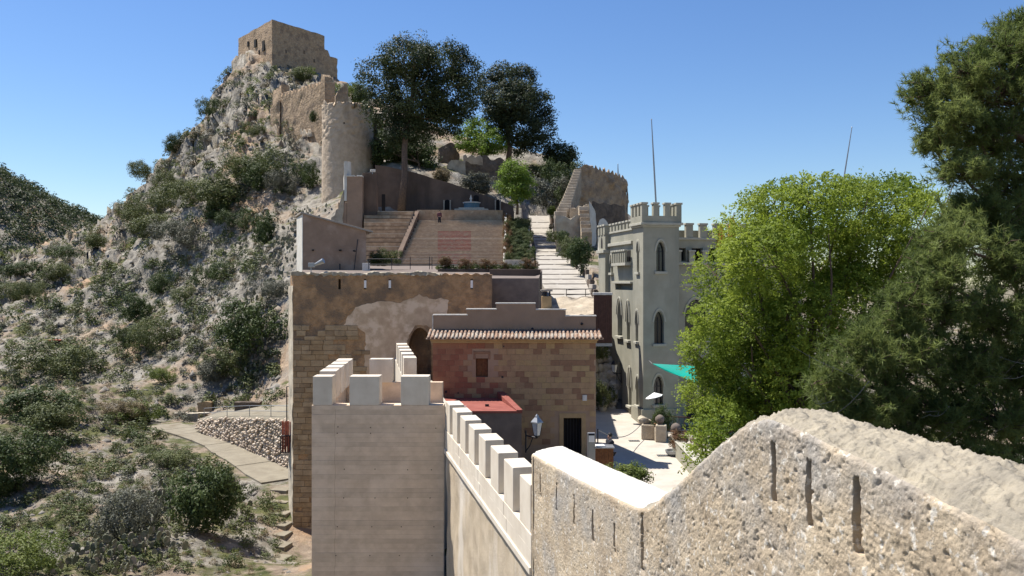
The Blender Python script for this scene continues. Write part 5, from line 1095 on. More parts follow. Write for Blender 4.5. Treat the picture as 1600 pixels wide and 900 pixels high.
# --- the big spring-green tree in the courtyard garden
def sprig_tree():
    r = np.random.default_rng(21); Yc = 27.; base = Vector((X(1250, Yc), Yc, -9))
    t = thing('courtyard_tree', 'big bright spring green tree spreading in front of the palace', 'tree', base)
    L_ = [(1130, 430, 45, 45), (1165, 360, 50, 45), (1215, 320, 55, 34), (1275, 315, 55, 38), (1330, 320, 50, 40), (1390, 315, 55, 38), (1440, 345, 45, 45), (1200, 400, 65, 55), (1280, 400, 70, 55), (1360, 400, 60, 55), (1130, 500, 45, 45), (1105, 545, 40, 40), (1180, 500, 60, 55), (1260, 510, 70, 60), (1115, 610, 45, 50), (1170, 590, 60, 60), (1240, 600, 60, 60), (1130, 670, 45, 45), (1200, 660, 55, 45), (1105, 700, 32, 40), (1330, 480, 60, 60), (1150, 740, 40, 60), (1430, 420, 50, 60)]
    B = np.array([(X(a, y_), y_, Z(b, y_), c/FX*y_, d/FX*y_) for (a, b, c, d), y_ in zip(L_, Yc+r.uniform(-1.6, 1.6, len(L_)))])
    n = 15500; wg = B[:, 3]**2*B[:, 4]; wg /= wg.sum(); bi = r.choice(len(B), n, p=wg); d = unit(r.normal(size=(n, 3))); rad = r.uniform(.2, 1.08, (n, 1))**.5
    c = B[bi, :3]+d*rad*np.c_[B[bi, 3], B[bi, 3]*1.2, B[bi, 4]]
    hole = fbm(c*.9+4, 3); keep_ = (hole > -.5); c = c[keep_]; d = d[keep_]; n = len(c)
    dr = unit(d*.9+np.array([0, 0, .35])+r.normal(size=(n, 3))*.55); ln = r.uniform(.22, .5, n)
    K = 13; s = (np.arange(K)+.5)/K
    dn = np.array([0, 0, -1.]); pos = c[:, None]+dr[:, None]*(s[None, :, None]*ln[:, None, None])+dn*(s[None, :, None]**2*ln[:, None, None]*.3)
    side = unit(np.cross(dr, np.array([0, 0, 1.])+r.normal(size=(n, 3))*.3)); sg = np.where(np.arange(K) % 2, 1, -1)
    pos = pos+side[:, None]*sg[None, :, None]*.05+r.normal(size=pos.shape)*.028
    nrm = np.cross(dr, side)[:, None]*np.ones((1, K, 1))+r.normal(size=pos.shape)*.5; nrm[..., 2] = np.abs(nrm[..., 2])
    V, F = quads(pos.reshape(-1, 3), nrm.reshape(-1, 3), .052*r.uniform(.7, 1.35, n*K), .48, r)
    npobj('crown', V, F, M['fresh'], t)
    mb = MB(); fk = base+Vector((-.3, .2, 4.2))
    mb.tube([base-Vector((0, 0, .3)), base+Vector((.1, 0, 1.5)), base+Vector((-.1, .1, 3)), fk], [.36, .28, .25, .22], 10); mb.build('trunk', M['bark'], t, smooth=True)
    mb = MB()
    for k in range(46): b = B[k % len(B)]; limb(mb, fk+Vector(r.normal(size=3))*.15, Vector(b[:3])+Vector(r.normal(size=3))*.5, .10, .012, .35, r)
    mb.build('limbs', M['bark'], t, smooth=True)
sprig_tree()
# --- the near pine on the right, branches and needle tufts
def near_pine():
    r = np.random.default_rng(33); Yc = 17.; base = Vector((X(1660, Yc), Yc+.4, -9))
    t = thing('near_pine', 'large dark pine overhanging the rubble wall on the right', 'pine', base)
    # trunk and limbs
    top = Vector((X(1640, Yc), Yc+.3, 7.4)); mb = MB(); mb.tube([base, base+Vector((-.2, 0, 3)), base+Vector((.1, .1, 7)), Vector((base.x-.3, Yc+.2, 1.5)), Vector((base.x-.1, Yc+.2, 4.5)), top], [.42, .36, .31, .24, .16, .05], 10)
    mb.build('trunk', M['bark'], t, smooth=True)
    L_ = [  # lobes of foliage: px, py, rx, ry, depth
     (1590, 45, 40, 30, 17), (1560, 75, 55, 32, 16.6), (1500, 110, 60, 36, 16.2), (1450, 145, 42, 30, 16), (1550, 140, 70, 45, 16.5), (1610, 110, 50, 60, 17), (1480, 185, 55, 30, 15.8), (1530, 215, 60, 40, 16.4), (1590, 210, 60, 60, 17), (1460, 222, 30, 16, 16), (1500, 265, 50, 28, 15.6), (1570, 285, 60, 45, 16.6), (1520, 325, 50, 28, 15.8), (1620, 330, 40, 60, 17), (1555, 345, 60, 34, 16), (1600, 375, 55, 40, 16.2), (1500, 352, 40, 24, 15.4),
     (1480, 385, 60, 42, 14.6), (1560, 400, 70, 50, 15.2), (1455, 428, 50, 40, 14.2), (1405, 482, 55, 42, 14.0), (1450, 480, 70, 50, 14.4), (1540, 490, 70, 55, 15), (1355, 545, 50, 42, 13.6), (1410, 550, 70, 50, 14), (1500, 570, 70, 55, 14.6), (1580, 570, 60, 60, 15.2), (1300, 590, 45, 45, 13.4), (1370, 620, 65, 45, 13.8), (1460, 640, 70, 45, 14.2), (1550, 650, 70, 45, 14.6), (1310, 650, 45, 40, 13.6), (1400, 680, 60, 40, 14), (1500, 710, 70, 40, 14.4), (1590, 720, 60, 45, 15), (1330, 700, 50, 40, 14), (1620, 470, 40, 60, 15.4), (1620, 640, 40, 60, 15.4)]
    B = np.array([(X(a, e), e, Z(b, e), c/FX*e, d/FX*e) for a, b, c, d, e in L_])
    mb = MB(); dead = MB(); tips = []; tdir = []
    for b in B:
        c = Vector(b[:3]); hz = c.z-1.2*(c.z < .5)-.5; root = Vector((base.x-.1, Yc+.3, max(-6.5, min(6, hz)))); limb(mb, root, c, .07, .022, .30, r, 7, 6)
        ax = (c-root).normalized()
        nsub = int(20+46*b[3]*b[4]*2.2)
        for k in range(nsub):
            e = Vector(unit(r.normal(size=(1, 3)))[0])*r.uniform(.3, 1.05)**.6; p = c+Vector((e.x*b[3], e.y*b[3]*1.25, e.z*b[4]))
            s = c-ax*r.uniform(0, .9)*b[3]*1.3+Vector(r.normal(size=3))*.05
            limb(mb, s, p, .014, .005, .06, r, 3, 3)
            dv = (p-s).normalized()
            for q in range(int(6+5*r.random())):
                f = 1-.55*q/10*r.uniform(.6, 1.2); pp = s.lerp(p, f)+Vector(r.normal(size=3))*.085; tips.append(pp); tdir.append((dv*.8+Vector((0, 0, .45))+Vector(r.normal(size=3))*.55).normalized())
        if c.z < .4 and r.random() < .5:
            for k in range(2):
                s = c+Vector((r.normal()*.3, -.35-abs(r.normal())*.2, r.normal()*.25)); p = s+Vector((-.5+r.normal()*.35, -.2, r.normal()*.3)); limb(dead, s, p, .006, .002, .07, r, 5, 3)
                for j in range(3): m_ = s.lerp(p, r.uniform(.3, .9)); limb(dead, m_, m_+Vector((-.15+r.normal()*.12, -.06, r.normal()*.16)), .003, .0015, .03, r, 3, 3)
    mb.build('limbs', M['bark'], t, smooth=True); dead.build('dead_twigs', M['deadtwig'], t)['kind'] = 'stuff'
    tp = np.array([tuple(x) for x in tips]); td = np.array([tuple(x) for x in tdir]); n = len(tp); K = 20
    ax = np.repeat(td, K, 0); o = np.repeat(tp, K, 0)+ax*r.uniform(-.07, .05, (n*K, 1)); d = unit(ax*.62+r.normal(size=(n*K, 3))*.55); L = r.uniform(.09, .16, (n*K, 1))
    sd = unit(np.cross(d, r.normal(size=(n*K, 3))))*.0075
    V = np.empty((n*K, 3, 3)); V[:, 0] = o+sd; V[:, 1] = o-sd; V[:, 2] = o+d*L
    npobj('needles', V.reshape(-1, 3), np.arange(3*n*K).reshape(-1, 3), M['pine'], t)
    print('pine tufts', n)
near_pine()
# --- hillside shrubs one can pick out
for lab, px, py, wp, hp, m, kind in [
 ('large dark rounded bush beside the lower path', 338, 838, 115, 125, 'shrub_d', 'leaf'), ('ashy grey bush left of the large dark path bush', 190, 850, 110, 110, 'shrub_g', 'fine'), ('bright green bush in the bottom left corner', 45, 905, 130, 80, 'shrub_b', 'fine'),
 ('dark bush under the left end of the gate wall top', 400, 545, 95, 85, 'shrub_d', 'leaf'), ('round dark bush on bare rock below the crag', 328, 448, 62, 42, 'shrub_d', 'fine'), ('dark bush left of the round rock bush', 247, 462, 48, 46, 'shrub_d', 'fine'), ('grey green cushion on the bare rock slab', 245, 548, 58, 52, 'shrub_o', 'fine'),
 ('pointed dark shrub above the cushion on the slab', 220, 500, 50, 46, 'shrub_d', 'leaf'), ('large olive bush on slope below the crag', 380, 300, 90, 66, 'shrub_o', 'fine'), ('dark green bush beneath the large olive bush', 335, 350, 64, 44, 'shrub_d', 'fine'), ('olive shrub spreading left on the steep slope', 305, 318, 70, 40, 'shrub_o', 'fine'),
 ('broad olive thicket in the middle of slope under the crag', 345, 330, 110, 62, 'shrub_o', 'fine'), ('dark thicket right of the broad olive thicket', 410, 300, 70, 52, 'shrub_d', 'fine'), ('long olive thicket low on the ridge slope', 235, 372, 90, 44, 'shrub_o', 'fine'), ('grey thicket between ridge and rock slab', 285, 385, 70, 40, 'shrub_g', 'fine'), ('olive bush on low saddle below the far wooded hill', 150, 392, 44, 26, 'shrub_o', 'fine'), ('dark bush on saddle left of the ridge foot', 105, 408, 50, 28, 'shrub_d', 'fine'), ('dark bush at left edge under the far wooded hill', 25, 432, 54, 28, 'shrub_d', 'fine'), ('greyish shrub just left of the round tower', 437, 300, 44, 38, 'shrub_g', 'fine'), ('dark shrub touching the round tower base', 482, 295, 30, 46, 'shrub_d', 'leaf'), ('dark shrub pair below the greyish shrub', 378, 364, 52, 36, 'shrub_d', 'fine'), ('dark bush left of the plaster shed', 412, 380, 46, 54, 'shrub_d', 'leaf'),
 ('olive bush near the left edge on mid slope', 20, 470, 54, 34, 'shrub_o', 'fine'), ('round olive bush below the wooded hill', 90, 442, 48, 32, 'shrub_o', 'fine'), ('small round bush right of the left edge bush', 55, 472, 38, 34, 'shrub_o', 'fine'), ('bush on the skyline under the keep', 352, 112, 20, 36, 'shrub_d', 'fine'), ('bush on skyline below the dark wall stub', 325, 190, 46, 38, 'shrub_d', 'fine'),
 ('skyline bush a third of the way up the ridge', 275, 240, 34, 36, 'shrub_d', 'fine'), ('low skyline bush on lower ridge', 232, 285, 44, 36, 'shrub_o', 'fine'), ('bush at the bottom end of the skyline ridge', 215, 350, 50, 40, 'shrub_o', 'fine'), ('olive thicket at left edge under rusty box', 60, 590, 120, 70, 'shrub_o', 'fine'), ('dark thicket at left edge beside the stony track', 25, 770, 130, 110, 'shrub_d', 'fine'),
 ('pale leafy thicket above the left edge track', 75, 690, 90, 60, 'shrub_o', 'leaf'), ('dark bush left of the stone bench', 60, 655, 100, 54, 'shrub_d', 'leaf'), ('dry straw bush left of the stone bench', 180, 655, 60, 34, 'shrub_y', 'fine'), ('green bush beside dry straw bush', 208, 662, 64, 34, 'shrub_b', 'leaf'), ('low green bush at path edge', 270, 725, 70, 30, 'shrub_o', 'fine'),
 ('small dark bush between slab and track', 198, 540, 34, 38, 'shrub_d', 'fine'), ('dark shrub above path railing', 360, 590, 60, 46, 'shrub_o', 'leaf'), ('tangled brown shrub above stone bench', 330, 600, 60, 44, 'shrub_g', 'fine'), ('olive shrub on slope under plaster shed', 420, 470, 50, 36, 'shrub_g', 'fine'), ('green tuft on slope above bench', 255, 600, 40, 28, 'shrub_b', 'fine'),
 ('dark shrub on slope between slab and gate wall', 290, 470, 40, 26, 'shrub_o', 'fine'), ('weathered shrub below keep on crag face', 470, 130, 44, 26, 'shrub_o', 'fine'), ('small dark shrub on crag face left of curtain wall', 395, 215, 26, 22, 'shrub_o', 'fine'), ('shrub on ridge shoulder left of crag', 262, 300, 50, 36, 'shrub_o', 'fine'), ('grey shrub on mid slope left of round rock bush', 255, 345, 66, 44, 'shrub_o', 'fine')]:
    shrub(lab, px, py, wp, hp, m, kind)
# --- ground cover that cannot be counted: scrub, stones, cactus, far forest
def scatter(n, dens, seed, px=(-30, 470), py=(110, 900)):
    r = np.random.default_rng(seed); out = []
    P_ = np.c_[r.uniform(px[0], px[1], n*3), r.uniform(py[0], py[1], n*3)]
    o, ok = hits(P_[:, 0], P_[:, 1]); o = o[ok]; keep_ = dens(o, r); o = o[keep_]
    inside = (o[:, 0] > -13.4-.27*(o[:, 1]-49)) & (o[:, 1] < 106) & (o[:, 1] > 44)
    pathm = ((np.abs((o[:, 0]+21)*.78+(o[:, 1]-65)*.62) < 3.0) & (np.abs(o[:, 1]-64) < 12))
    return o[~inside & ~pathm][:n]
def inst(pos, base_v, base_f, sx, sz, r):
    n = len(pos); a = r.uniform(0, 2*np.pi, n); ca, sa = np.cos(a), np.sin(a); k = len(base_v)
    v = base_v[None]*np.stack([sx, sx, sz], 1)[:, None]
    V = np.stack([v[..., 0]*ca[:, None]-v[..., 1]*sa[:, None], v[..., 0]*sa[:, None]+v[..., 1]*ca[:, None], v[..., 2]], -1)+pos[:, None]
    F = base_f[None]+(np.arange(n)*k)[:, None, None]
    return V.reshape(-1, 3), F.reshape(-1, base_f.shape[1])
def tuft_base(seed, n=110):
    r = np.random.default_rng(seed); d = unit(r.normal(size=(n, 3))); d[:, 2] = np.abs(d[:, 2]); p = d*r.uniform(.3, 1, (n, 1))**.5*np.array([.5, .5, .75])
    return quads(p, d+r.normal(size=(n, 3))*.6, .08*r.uniform(.7, 1.3, n), .55, r)
def groundcover():
    r = np.random.default_rng(50)
    for i, (m, n, s0, s1, sd) in enumerate([('shrub_o', 800, .008, .024, 1), ('shrub_g', 650, .006, .018, 2), ('shrub_d', 480, .006, .022, 3), ('shrub_y', 800, .004, .012, 4), ('shrub_b', 380, .004, .013, 5)]):
        pos = scatter(n, lambda o, r_: (fbm(o*.09+sd*7, 3)+r_.normal(size=len(o))*.3 > -.05), 60+i); k = len(pos)
        bv, bf = tuft_base(70+i); sx = np.minimum(r.uniform(s0, s1, k)**1.0*pos[:, 1], 2.4); sz = sx*r.uniform(.5, .95, k)
        V, F = inst(pos, bv, bf, sx, sz, r); tag(npobj(('olive_scrub', 'grey_scrub', 'dark_scrub', 'dry_grass', 'green_herbs')[i], V, F, M[m], None, (0, 0, 0)), ('olive scrub scattered over the hillside', 'ashy scrub scattered over the hillside', 'dark low scrub between the rocks', 'dry straw tufts between the rocks', 'fresh green herbs on the slope')[i], 'scrub', kind='stuff')
    bm = bmesh.new(); bmesh.ops.create_icosphere(bm, subdivisions=1, radius=.5); bv = np.array([v.co[:] for v in bm.verts]); bf = np.array([[v.index for v in f.verts] for f in bm.faces]); bm.free()
    bv = bv*(1+.35*r.normal(size=(len(bv), 1)))*np.array([1.3, .9, .6])
    pos = scatter(1900, lambda o, r_: (fbm(o*.12+3, 3)+r_.normal(size=len(o))*.35 > -.1), 80); k = len(pos)
    sx = np.minimum(r.gamma(1.5, .0028, k)*pos[:, 1], 1.3)+.06; V, F = inst(pos, bv, bf, sx, sx*r.uniform(.5, 1.1, k), r)
    tag(npobj('loose_rocks', V, F, M['rock'], None, (0, 0, 0)), 'loose grey stones strewn over the slope', 'rocks', kind='stuff')
groundcover()
def pads(c, n, spread, size, r):
    """prickly pear: overlapping upright oval pads"""
    th = np.linspace(0, 2*np.pi, 9)[:-1]; prof = np.c_[np.sin(th)*.36, np.zeros(8), .5-.5*np.cos(th)]
    V = []; F = []; n0 = 0
    for k in range(n):
        s = size*r.uniform(.6, 1.15); a = r.uniform(0, 6.28); tl = r.normal()*.5; p = prof*s
        p = np.c_[p[:, 0]*np.cos(tl)+p[:, 2]*np.sin(tl), p[:, 1], p[:, 2]*np.cos(tl)-p[:, 0]*np.sin(tl)]
        nx = np.array([-np.sin(a), np.cos(a), .3*r.normal()]); p = np.c_[p[:, 0]*np.cos(a), p[:, 0]*np.sin(a), p[:, 2]]
        off = np.array([r.normal()*spread, r.normal()*spread, abs(r.normal())*size*1.1-.1]); th_ = nx*s*.05
        x, y = c[0]+off[0], c[1]+off[1]; z = float(Hg(x, y))+off[2]; q = p+np.array([x, y, z])
        V += [q-th_, q+th_]; F += [list(range(n0, n0+8))[::-1], list(range(n0+8, n0+16))]+[[n0+i, n0+(i+1) % 8, n0+8+(i+1) % 8, n0+8+i] for i in range(8)]; n0 += 16
    return np.concatenate(V), F
def cactus(label, px, py, n, spread, size, seed):
    r = np.random.default_rng(seed); c = hit(px, py); V, F = pads(c, n, spread, size, r); me = bpy.data.meshes.new('cactus'); me.from_pydata([tuple(v) for v in V-np.array(c)], [], F); me.materials.append(M['cactus'])
    t = thing('prickly_pear', label, 'cactus', c, 'prickly pear clumps on the slope'); o = link('pads', me, t, c); o['kind'] = 'stuff'
for i, (lab, px, py, n, sp, s) in enumerate([('prickly pear clump between ashy bush and large dark path bush', 262, 800, 110, 1.1, .42), ('prickly pear clump below the large dark path bush', 215, 860, 90, 1.0, .42), ('prickly pears in the bottom left foreground', 150, 888, 60, .8, .4), ('prickly pears on slope left of the plaster shed', 430, 440, 110, 2.6, .55),
     ('prickly pears climbing toward the round tower', 455, 375, 110, 2.8, .55), ('prickly pears under the crag', 340, 420, 90, 2.8, .55), ('prickly pears below the dark bush by the gate wall', 400, 570, 80, 1.6, .5), ('prickly pears above the path railing', 395, 610, 60, 1.3, .45), ('prickly pears at the foot of crag curtain wall', 440, 265, 90, 3, .6), ('prickly pears at the middle of slope', 300, 500, 60, 1.8, .5)]): cactus(lab, px, py, n, sp, s, 400+i)
def far_forest():
    r = np.random.default_rng(90); n = 5200; x = r.uniform(-560, -60, n); y = r.uniform(400, 560, n); pos = np.c_[x, y, FH(x, y)-.5]
    bv, bf = tuft_base(91, 60); s = r.uniform(5, 10, n); V, F = inst(pos, bv*np.array([1, 1, 1.0]), bf, s, s*r.uniform(.8, 1.2, n), r)
    tag(npobj('far_forest', V, F, M['pinefar'], None, (0, 0, 0)), 'dark pine forest covering the far left hill', 'forest', kind='stuff')
far_forest()
# ------------------------------------------------------------------ lower path on the hillside
def hillpath():
    a0, a1 = P(256, 663, 75), P(440, 750, 56.); d = (a1-a0); nn = Vector((d.y, -d.x, 0)).normalized(); n = 9; r = random.Random(4)
    t = thing('concrete_path', None, None, a0.lerp(a1, .5)); tag(t, kind='structure'); w0 = [r.uniform(1.25, 1.75) for _ in range(n+1)]; w1 = [r.uniform(1.25, 1.75) for _ in range(n+1)]
    for i in range(n):
        p, q = a0.lerp(a1, i/n), a0.lerp(a1, (i+1)/n-.004); z0 = p.z+r.uniform(-.01, .03); z1 = q.z+r.uniform(-.01, .02)
        bow = lambda u: nn*1.1*math.sin(u*math.pi)
        p = p-bow(i/n); q = q-bow((i+1)/n)
        MB().prism([tuple((p-nn*w0[i])[:2]), tuple((p+nn*w1[i])[:2]), tuple((q+nn*w1[i+1])[:2]), tuple((q-nn*w0[i+1])[:2])], min(z0, z1)-.8, [z0, z0, z1, z1]).build('path_slab', M['pathc'], t, bevel=.015)
hillpath()
def rubble_retaining():
    """bowed rubble wall holding the platform by the path"""
    key = [(305, 662, 656, 72), (330, 676, 654, 70), (365, 700, 653, 67), (400, 722, 653, 63.5), (440, 745, 655, 60), (470, 756, 657, 58)]
    t = thing('rubble_retaining_wall', 'bowed dry rubble retaining wall above the lower path', 'wall', P(380, 700, 66))
    us_ = np.linspace(0, 1, 60); kx = np.array([X(k[0], k[3]) for k in key]); ky = np.array([k[3] for k in key], float); kb = np.array([Z(k[1]+6, k[3]) for k in key]); kt = np.array([Z(k[2], k[3]) for k in key]); tk = np.linspace(0, 1, 6)
    f = lambda a: np.interp(us_, tk, a)
    x, y, zb, zt = f(kx), f(ky), f(kb), f(kt); nz = 14
    V = []; 
    for j in range(nz):
        s = j/(nz-1); V.append(np.c_[x+.10*s, y+.35*s, zb+(zt-zb)*s])
    V.append(np.c_[x+1.5, y+5.5, zt+.25]); V = np.concatenate(V); i = (np.arange(nz)[:, None]*60+np.arange(59)[None]).ravel()
    npobj('wall_core', V, np.c_[i, i+1, i+61, i+60], M['pathc'], t, None, True)
    r = np.random.default_rng(5); bm = bmesh.new(); bmesh.ops.create_icosphere(bm, subdivisions=1, radius=.5); bv = np.array([v.co[:] for v in bm.verts]); bf = np.array([[v.index for v in q.verts] for q in bm.faces]); bm.free()
    pos = []
    for u in np.arange(0.02, 1, .016):
        xb, yb, b0, t0 = (float(np.interp(u, us_, q)) for q in (x, y, zb, zt)); z = b0+.05
        while z < t0-.05: s = (z-b0)/(t0-b0); pos.append((xb+.10*s+r.normal()*.07, yb+.35*s-.03, z+r.normal()*.03)); z += .21
    pos = np.array(pos); k = len(pos); sx = r.uniform(.24, .42, k); V, F = inst(pos, bv*np.array([1, .8, .8]), bf, sx, sx*r.uniform(.7, 1, k), r)
    o = npobj('facing_stones', V, F, M['pebble'], t); o['kind'] = 'stuff'
    rl = thing('path_railing', 'thin iron railing on top of the rubble retaining wall', 'railing', P(380, 650, 66))
    pts = [Vector((float(np.interp(u, us_, x))+.2, float(np.interp(u, us_, y))+.6, float(np.interp(u, us_, zt)))) for u in (0.05, .3, .5, .68, .85)]
    for h in (.45, .85): MB().tube([p+Vector((0, 0, h)) for p in pts], .022).build('rail', M['steel'], rl)
    for p in pts: MB().tube([p-Vector((0, 0, .3)), p+Vector((0, 0, .88))], .03).build('post', M['steel'], rl)
rubble_retaining()
p = hit(298, 652); t = thing('stone_bench', 'low stone bench at the end of the lower path', 'bench', p); f = Fr(p, (1, .12))
MB().box(f, -1.5, 1.7, -.2, .3, .28, .42).build('seat', M['nosing'], t, bevel=.03)
for a in (-1.2, 1.3): MB().box(f, a-.2, a+.2, -.12, .24, -.3, .279).build('leg', M['terracotta' if a < 0 else 'step'], t, bevel=.02)
p = hit(306, 652)-Vector((0, .6, .0)); tag(rough('loose_block', [(p.x-.5, p.y-.3), (p.x+.5, p.y-.3), (p.x+.5, p.y+.2), (p.x-.5, p.y+.2)], p.z-.3, p.z+.45, .1, .05, 2, M['rubble_top']), 'pale squared block lying before the stone bench', 'stone')
p = hit(322, 646); tag(rough('boulder', [(p.x-.7, p.y-.4), (p.x+.6, p.y-.4), (p.x+.5, p.y+.5), (p.x-.5, p.y+.5)], p.z-.3, lambda a, b: p.z+.9-.5*(a-.6)**2, .12, .12, 1.2, M['stone_b']), 'ochre boulder behind the stone bench', 'boulder')
p = hit(388, 645); tag(rough('ruined_hearth', [(p.x-1.1, p.y-.4), (p.x+1.0, p.y-.4), (p.x+1.0, p.y+.5), (p.x-1.1, p.y+.5)], p.z-.3, p.z+.75, .12, .08, 1.2, M['hilldark']), 'low dark block of old masonry behind path railing', 'ruin')
p = hit(85, 542); t = thing('rusty_box', 'rusty brown box standing on the left slope', 'box', p); f = Fr(p, (1, .3))
MB().box(f, -.7, .7, -.4, .5, -.2, .8).build('body', M['brown'], t, bevel=.03); MB().box(f, -.78, .78, -.48, .58, .801, .9).build('lid', M['terracotta'], t, bevel=.02)
# steps at the foot of the gate wall
t = thing('broken_steps', 'broken concrete steps below the iron balcony', 'steps', hit(436, 780))
for i in range(7):
    py = 765+i*18; p = hit(436-i*1.0, py); MB().box(Fr(p, (1, -.25)), -.45, .7, -.35, .6, -.5, .03).build('step', M['pathc'], t, bevel=.03)
tag(rough('rock_footing', [(X(418, 46), 45.2), (X(462, 46), 45.6), (X(458, 51), 51), (X(430, 51), 51)], -19, lambda a, b: -16.4+1.0*b+.5*a+.3*np.sin(a*5), .3, .3, .7, M['rock']), 'pale rock footing under corner of the gate wall', 'rock')

# ------------------------------------------------------------------ courtyard things
def pot(t, p, r0, r1, h, m='litside'): MB().lathe(p, [(r0, 0), (r1, h*.85), (r1*1.12, h*.86), (r1*1.12, h), (r1*.9, h), (r1*.86, h-.06)], 14).build('pot', M[m], t, smooth=False)
def potted(label, px, py, s, m, h, Zg=-9., kind='leaf'):
    Yg = -Zg*FX/(py-HY); p = Vector((X(px, Yg), Yg, Zg+.004)); t = thing('potted_plant', label, 'plant', p, 'potted plants in the courtyard'); pot(t, p, .22*s, .34*s, .5*s)
    piece('foliage', SH[kind][int(px) % 4], t, p+Vector((0, 0, .42*s)), None, (1.0*s, 1.0*s, h), M[m]); return t
potted('tall potted shrub at the foot of palace street wall', 942, 643, .95, 'shrub_o', 1.7, -8.4)
potted('dark potted palm beside the palace tower door', 1036, 686, .9, 'shrub_d', 1.6)
def trough(label, px, py, w_, h_, name='stone_trough'):
    Yg = 9*FX/(py-HY); p = Vector((X(px, Yg), Yg, -8.995)); f = Fr(p, (1, -.25)); t = thing(name, label, 'trough', p, 'stone troughs in front of the palace')
    o = MB().box(f, -w_/2, w_/2, -.3, .3, 0, h_).build('body', M['ruinlit'], t, bevel=.05); cut(o, [MB().box(f, -w_/2+.1, w_/2-.1, -.2, .2, h_-.22, h_+.3)])
    MB().box(f, -w_/2+.101, w_/2-.101, -.199, .199, h_-.215, h_-.08).build('soil', M['annex'], t)
    return t, f
trough('carved stone trough nearest the palace corner', 1013, 686, .75, .85); trough('second stone trough right of the carved one', 1033, 690, .6, .95)
p = Vector((X(1009, 48.9), 49.2, -8.1)); tag(rough('carved_stone', [(p.x-.4, p.y-.3), (p.x+.45, p.y-.3), (p.x+.4, p.y+.2), (p.x-.4, p.y+.2)], -8.145, lambda a, b: -7.9+.1*np.sin(a*5), .08, .08, 3.5, M['ruinlit']), 'rough carved stone resting on the nearest trough', 'stone')
def ballpost(label, px, py, Yb, hz):
    p = Vector((X(px, Yb), Yb, hz)); t = thing('ball_finial', label, 'finial', p, 'stone ball finials')
    MB().lathe(p, [(.2, 0), (.2, .08), (.09, .16), (.09, .22)], 12).build('foot', M['annex'], t); MB().lathe(p+Vector((0, 0, .2)), [(.04, 0), (.16, .05), (.24, .15), (.27, .27), (.24, .39), (.16, .48), (.03, .54)], 14).build('ball', M['annex'], t, smooth=True)
ballpost('grey stone ball behind the troughs', 1031, 665, 48.2, Z(668, 48.2)); ballpost('grey stone ball on end of garden wall', 1056, 683, 44.2, Z(683, 44.2))
pd = MB().box(W0, X(1031, 48.2)-.3, X(1031, 48.2)+.3, 47.9, 48.5, -9.0, Z(668, 48.2)-.002).build('stone_pedestal', M['ruinlit'], bevel=.03); tag(pd, 'pedestal carrying the stone ball behind the troughs', 'pedestal')
gw = thing('garden_wall', 'low pale garden wall under the bright green tree', 'wall', (8.8, 41, -9)); g0 = Vector((X(1050, 44.6), 44.6, 0)); g1 = Vector((X(1087, 38.5), 38.5, 0)); f = Fr(g0, g1-g0, (1, .3)); Lg = (g1-g0).length
MB().box(f, 0, Lg+8, 0, .4, -9.1, Z(684, 44.4)-.06).build('wall_body', M['palace'], gw, bevel=.02); MB().box(f, -.05, Lg+8, -.05, .45, Z(684, 44.4)-.058, Z(684, 44.4)).build('coping', M['palace_trim'], gw, bevel=.02)
fl = shrub('reddish shrub growing behind the garden wall', 0, 0, 40, 34, 'flower_r', 'leaf', 'shrub', None, (X(1072, 43.5), 43.8, -8.6))
Yg = 9*FX/(712-HY); p = Vector((X(1053, Yg), Yg, -8.995)); bw = thing('stone_bowl', 'shallow stone bowl on paving by the garden wall', 'bowl', p); MB().lathe(p, [(.25, 0), (.42, .14), (.46, .28), (.38, .28), (.32, .18), (.02, .12)], 16).build('bowl', M['steel'], bw)
rp = Vector((X(1027, 50), 49.7, -9)); rl = thing('terrace_balustrade', 'reddish iron balustrade before the palace garden door', 'railing', rp)
q0 = PF(.3, -.9, 0); q1 = PF(4.2, -2.6, 0); f = Fr(q0, q1-q0); Lq = (q1-q0).length
for z in (-8.9, -8.05): MB().box(f, 0, Lq, -.03, .03, z, z+.06).build('rail', M['brown'], rl)
for i in range(15): MB().tube([f(Lq*i/14, 0, -8.9), f(Lq*i/14, 0, -8.02)], .018).build('baluster', M['brown'], rl)
# folded white parasol, cafe table, shade sail
p = Vector((X(1022, 49.6), 49.6, -9)); t = thing('parasol', 'small white parasol tilted beside the palace tower', 'parasol', p); MB().tube([p, p+Vector((0, 0, 2.3))], .025).build('pole', M['steel'], t)
zt = Z(619, 49.6); cv = [Vector((X(1022, 49.6), 49.6, zt+.22))]+[Vector((X(1022, 49.6)+.5*math.cos(k*math.pi/4), 49.6+.5*math.sin(k*math.pi/4), zt-.02+.12*math.cos(k*math.pi/4))) for k in range(8)]
MB().add(cv+[v-Vector((0, 0, .03)) for v in cv], [(0, 1+k, 1+(k+1) % 8) for k in range(8)]+[(9, 10+(k+1) % 8, 10+k) for k in range(8)]+[(1+k, 10+k, 10+(k+1) % 8, 1+(k+1) % 8) for k in range(8)]).build('canopy', M['white'], t)
p = Vector((X(1030, 49.4), 49.2, -9)); t = thing('garden_table', 'small wooden table beneath the white parasol', 'table', p); MB().box(Fr(p, (1, .2)), -.4, .4, -.4, .4, .72, .77).build('tabletop', M['wood'], t)
for a in (-.34, .34):
    for b in (-.34, .34): MB().box(Fr(p, (1, .2)), a-.03, a+.03, b-.03, b+.03, 0, .719).build('leg', M['wood'], t)
t = thing('shade_sail', 'turquoise shade sail stretched from palace tower into tree', 'shade sail', P(1050, 580, 48)); n = 10
A_, B_, C_, D_ = P(1019, 568, 50.9), P(1088, 572, 49.5), P(1090, 600, 45.5), P(1072, 596, 46)
V = []
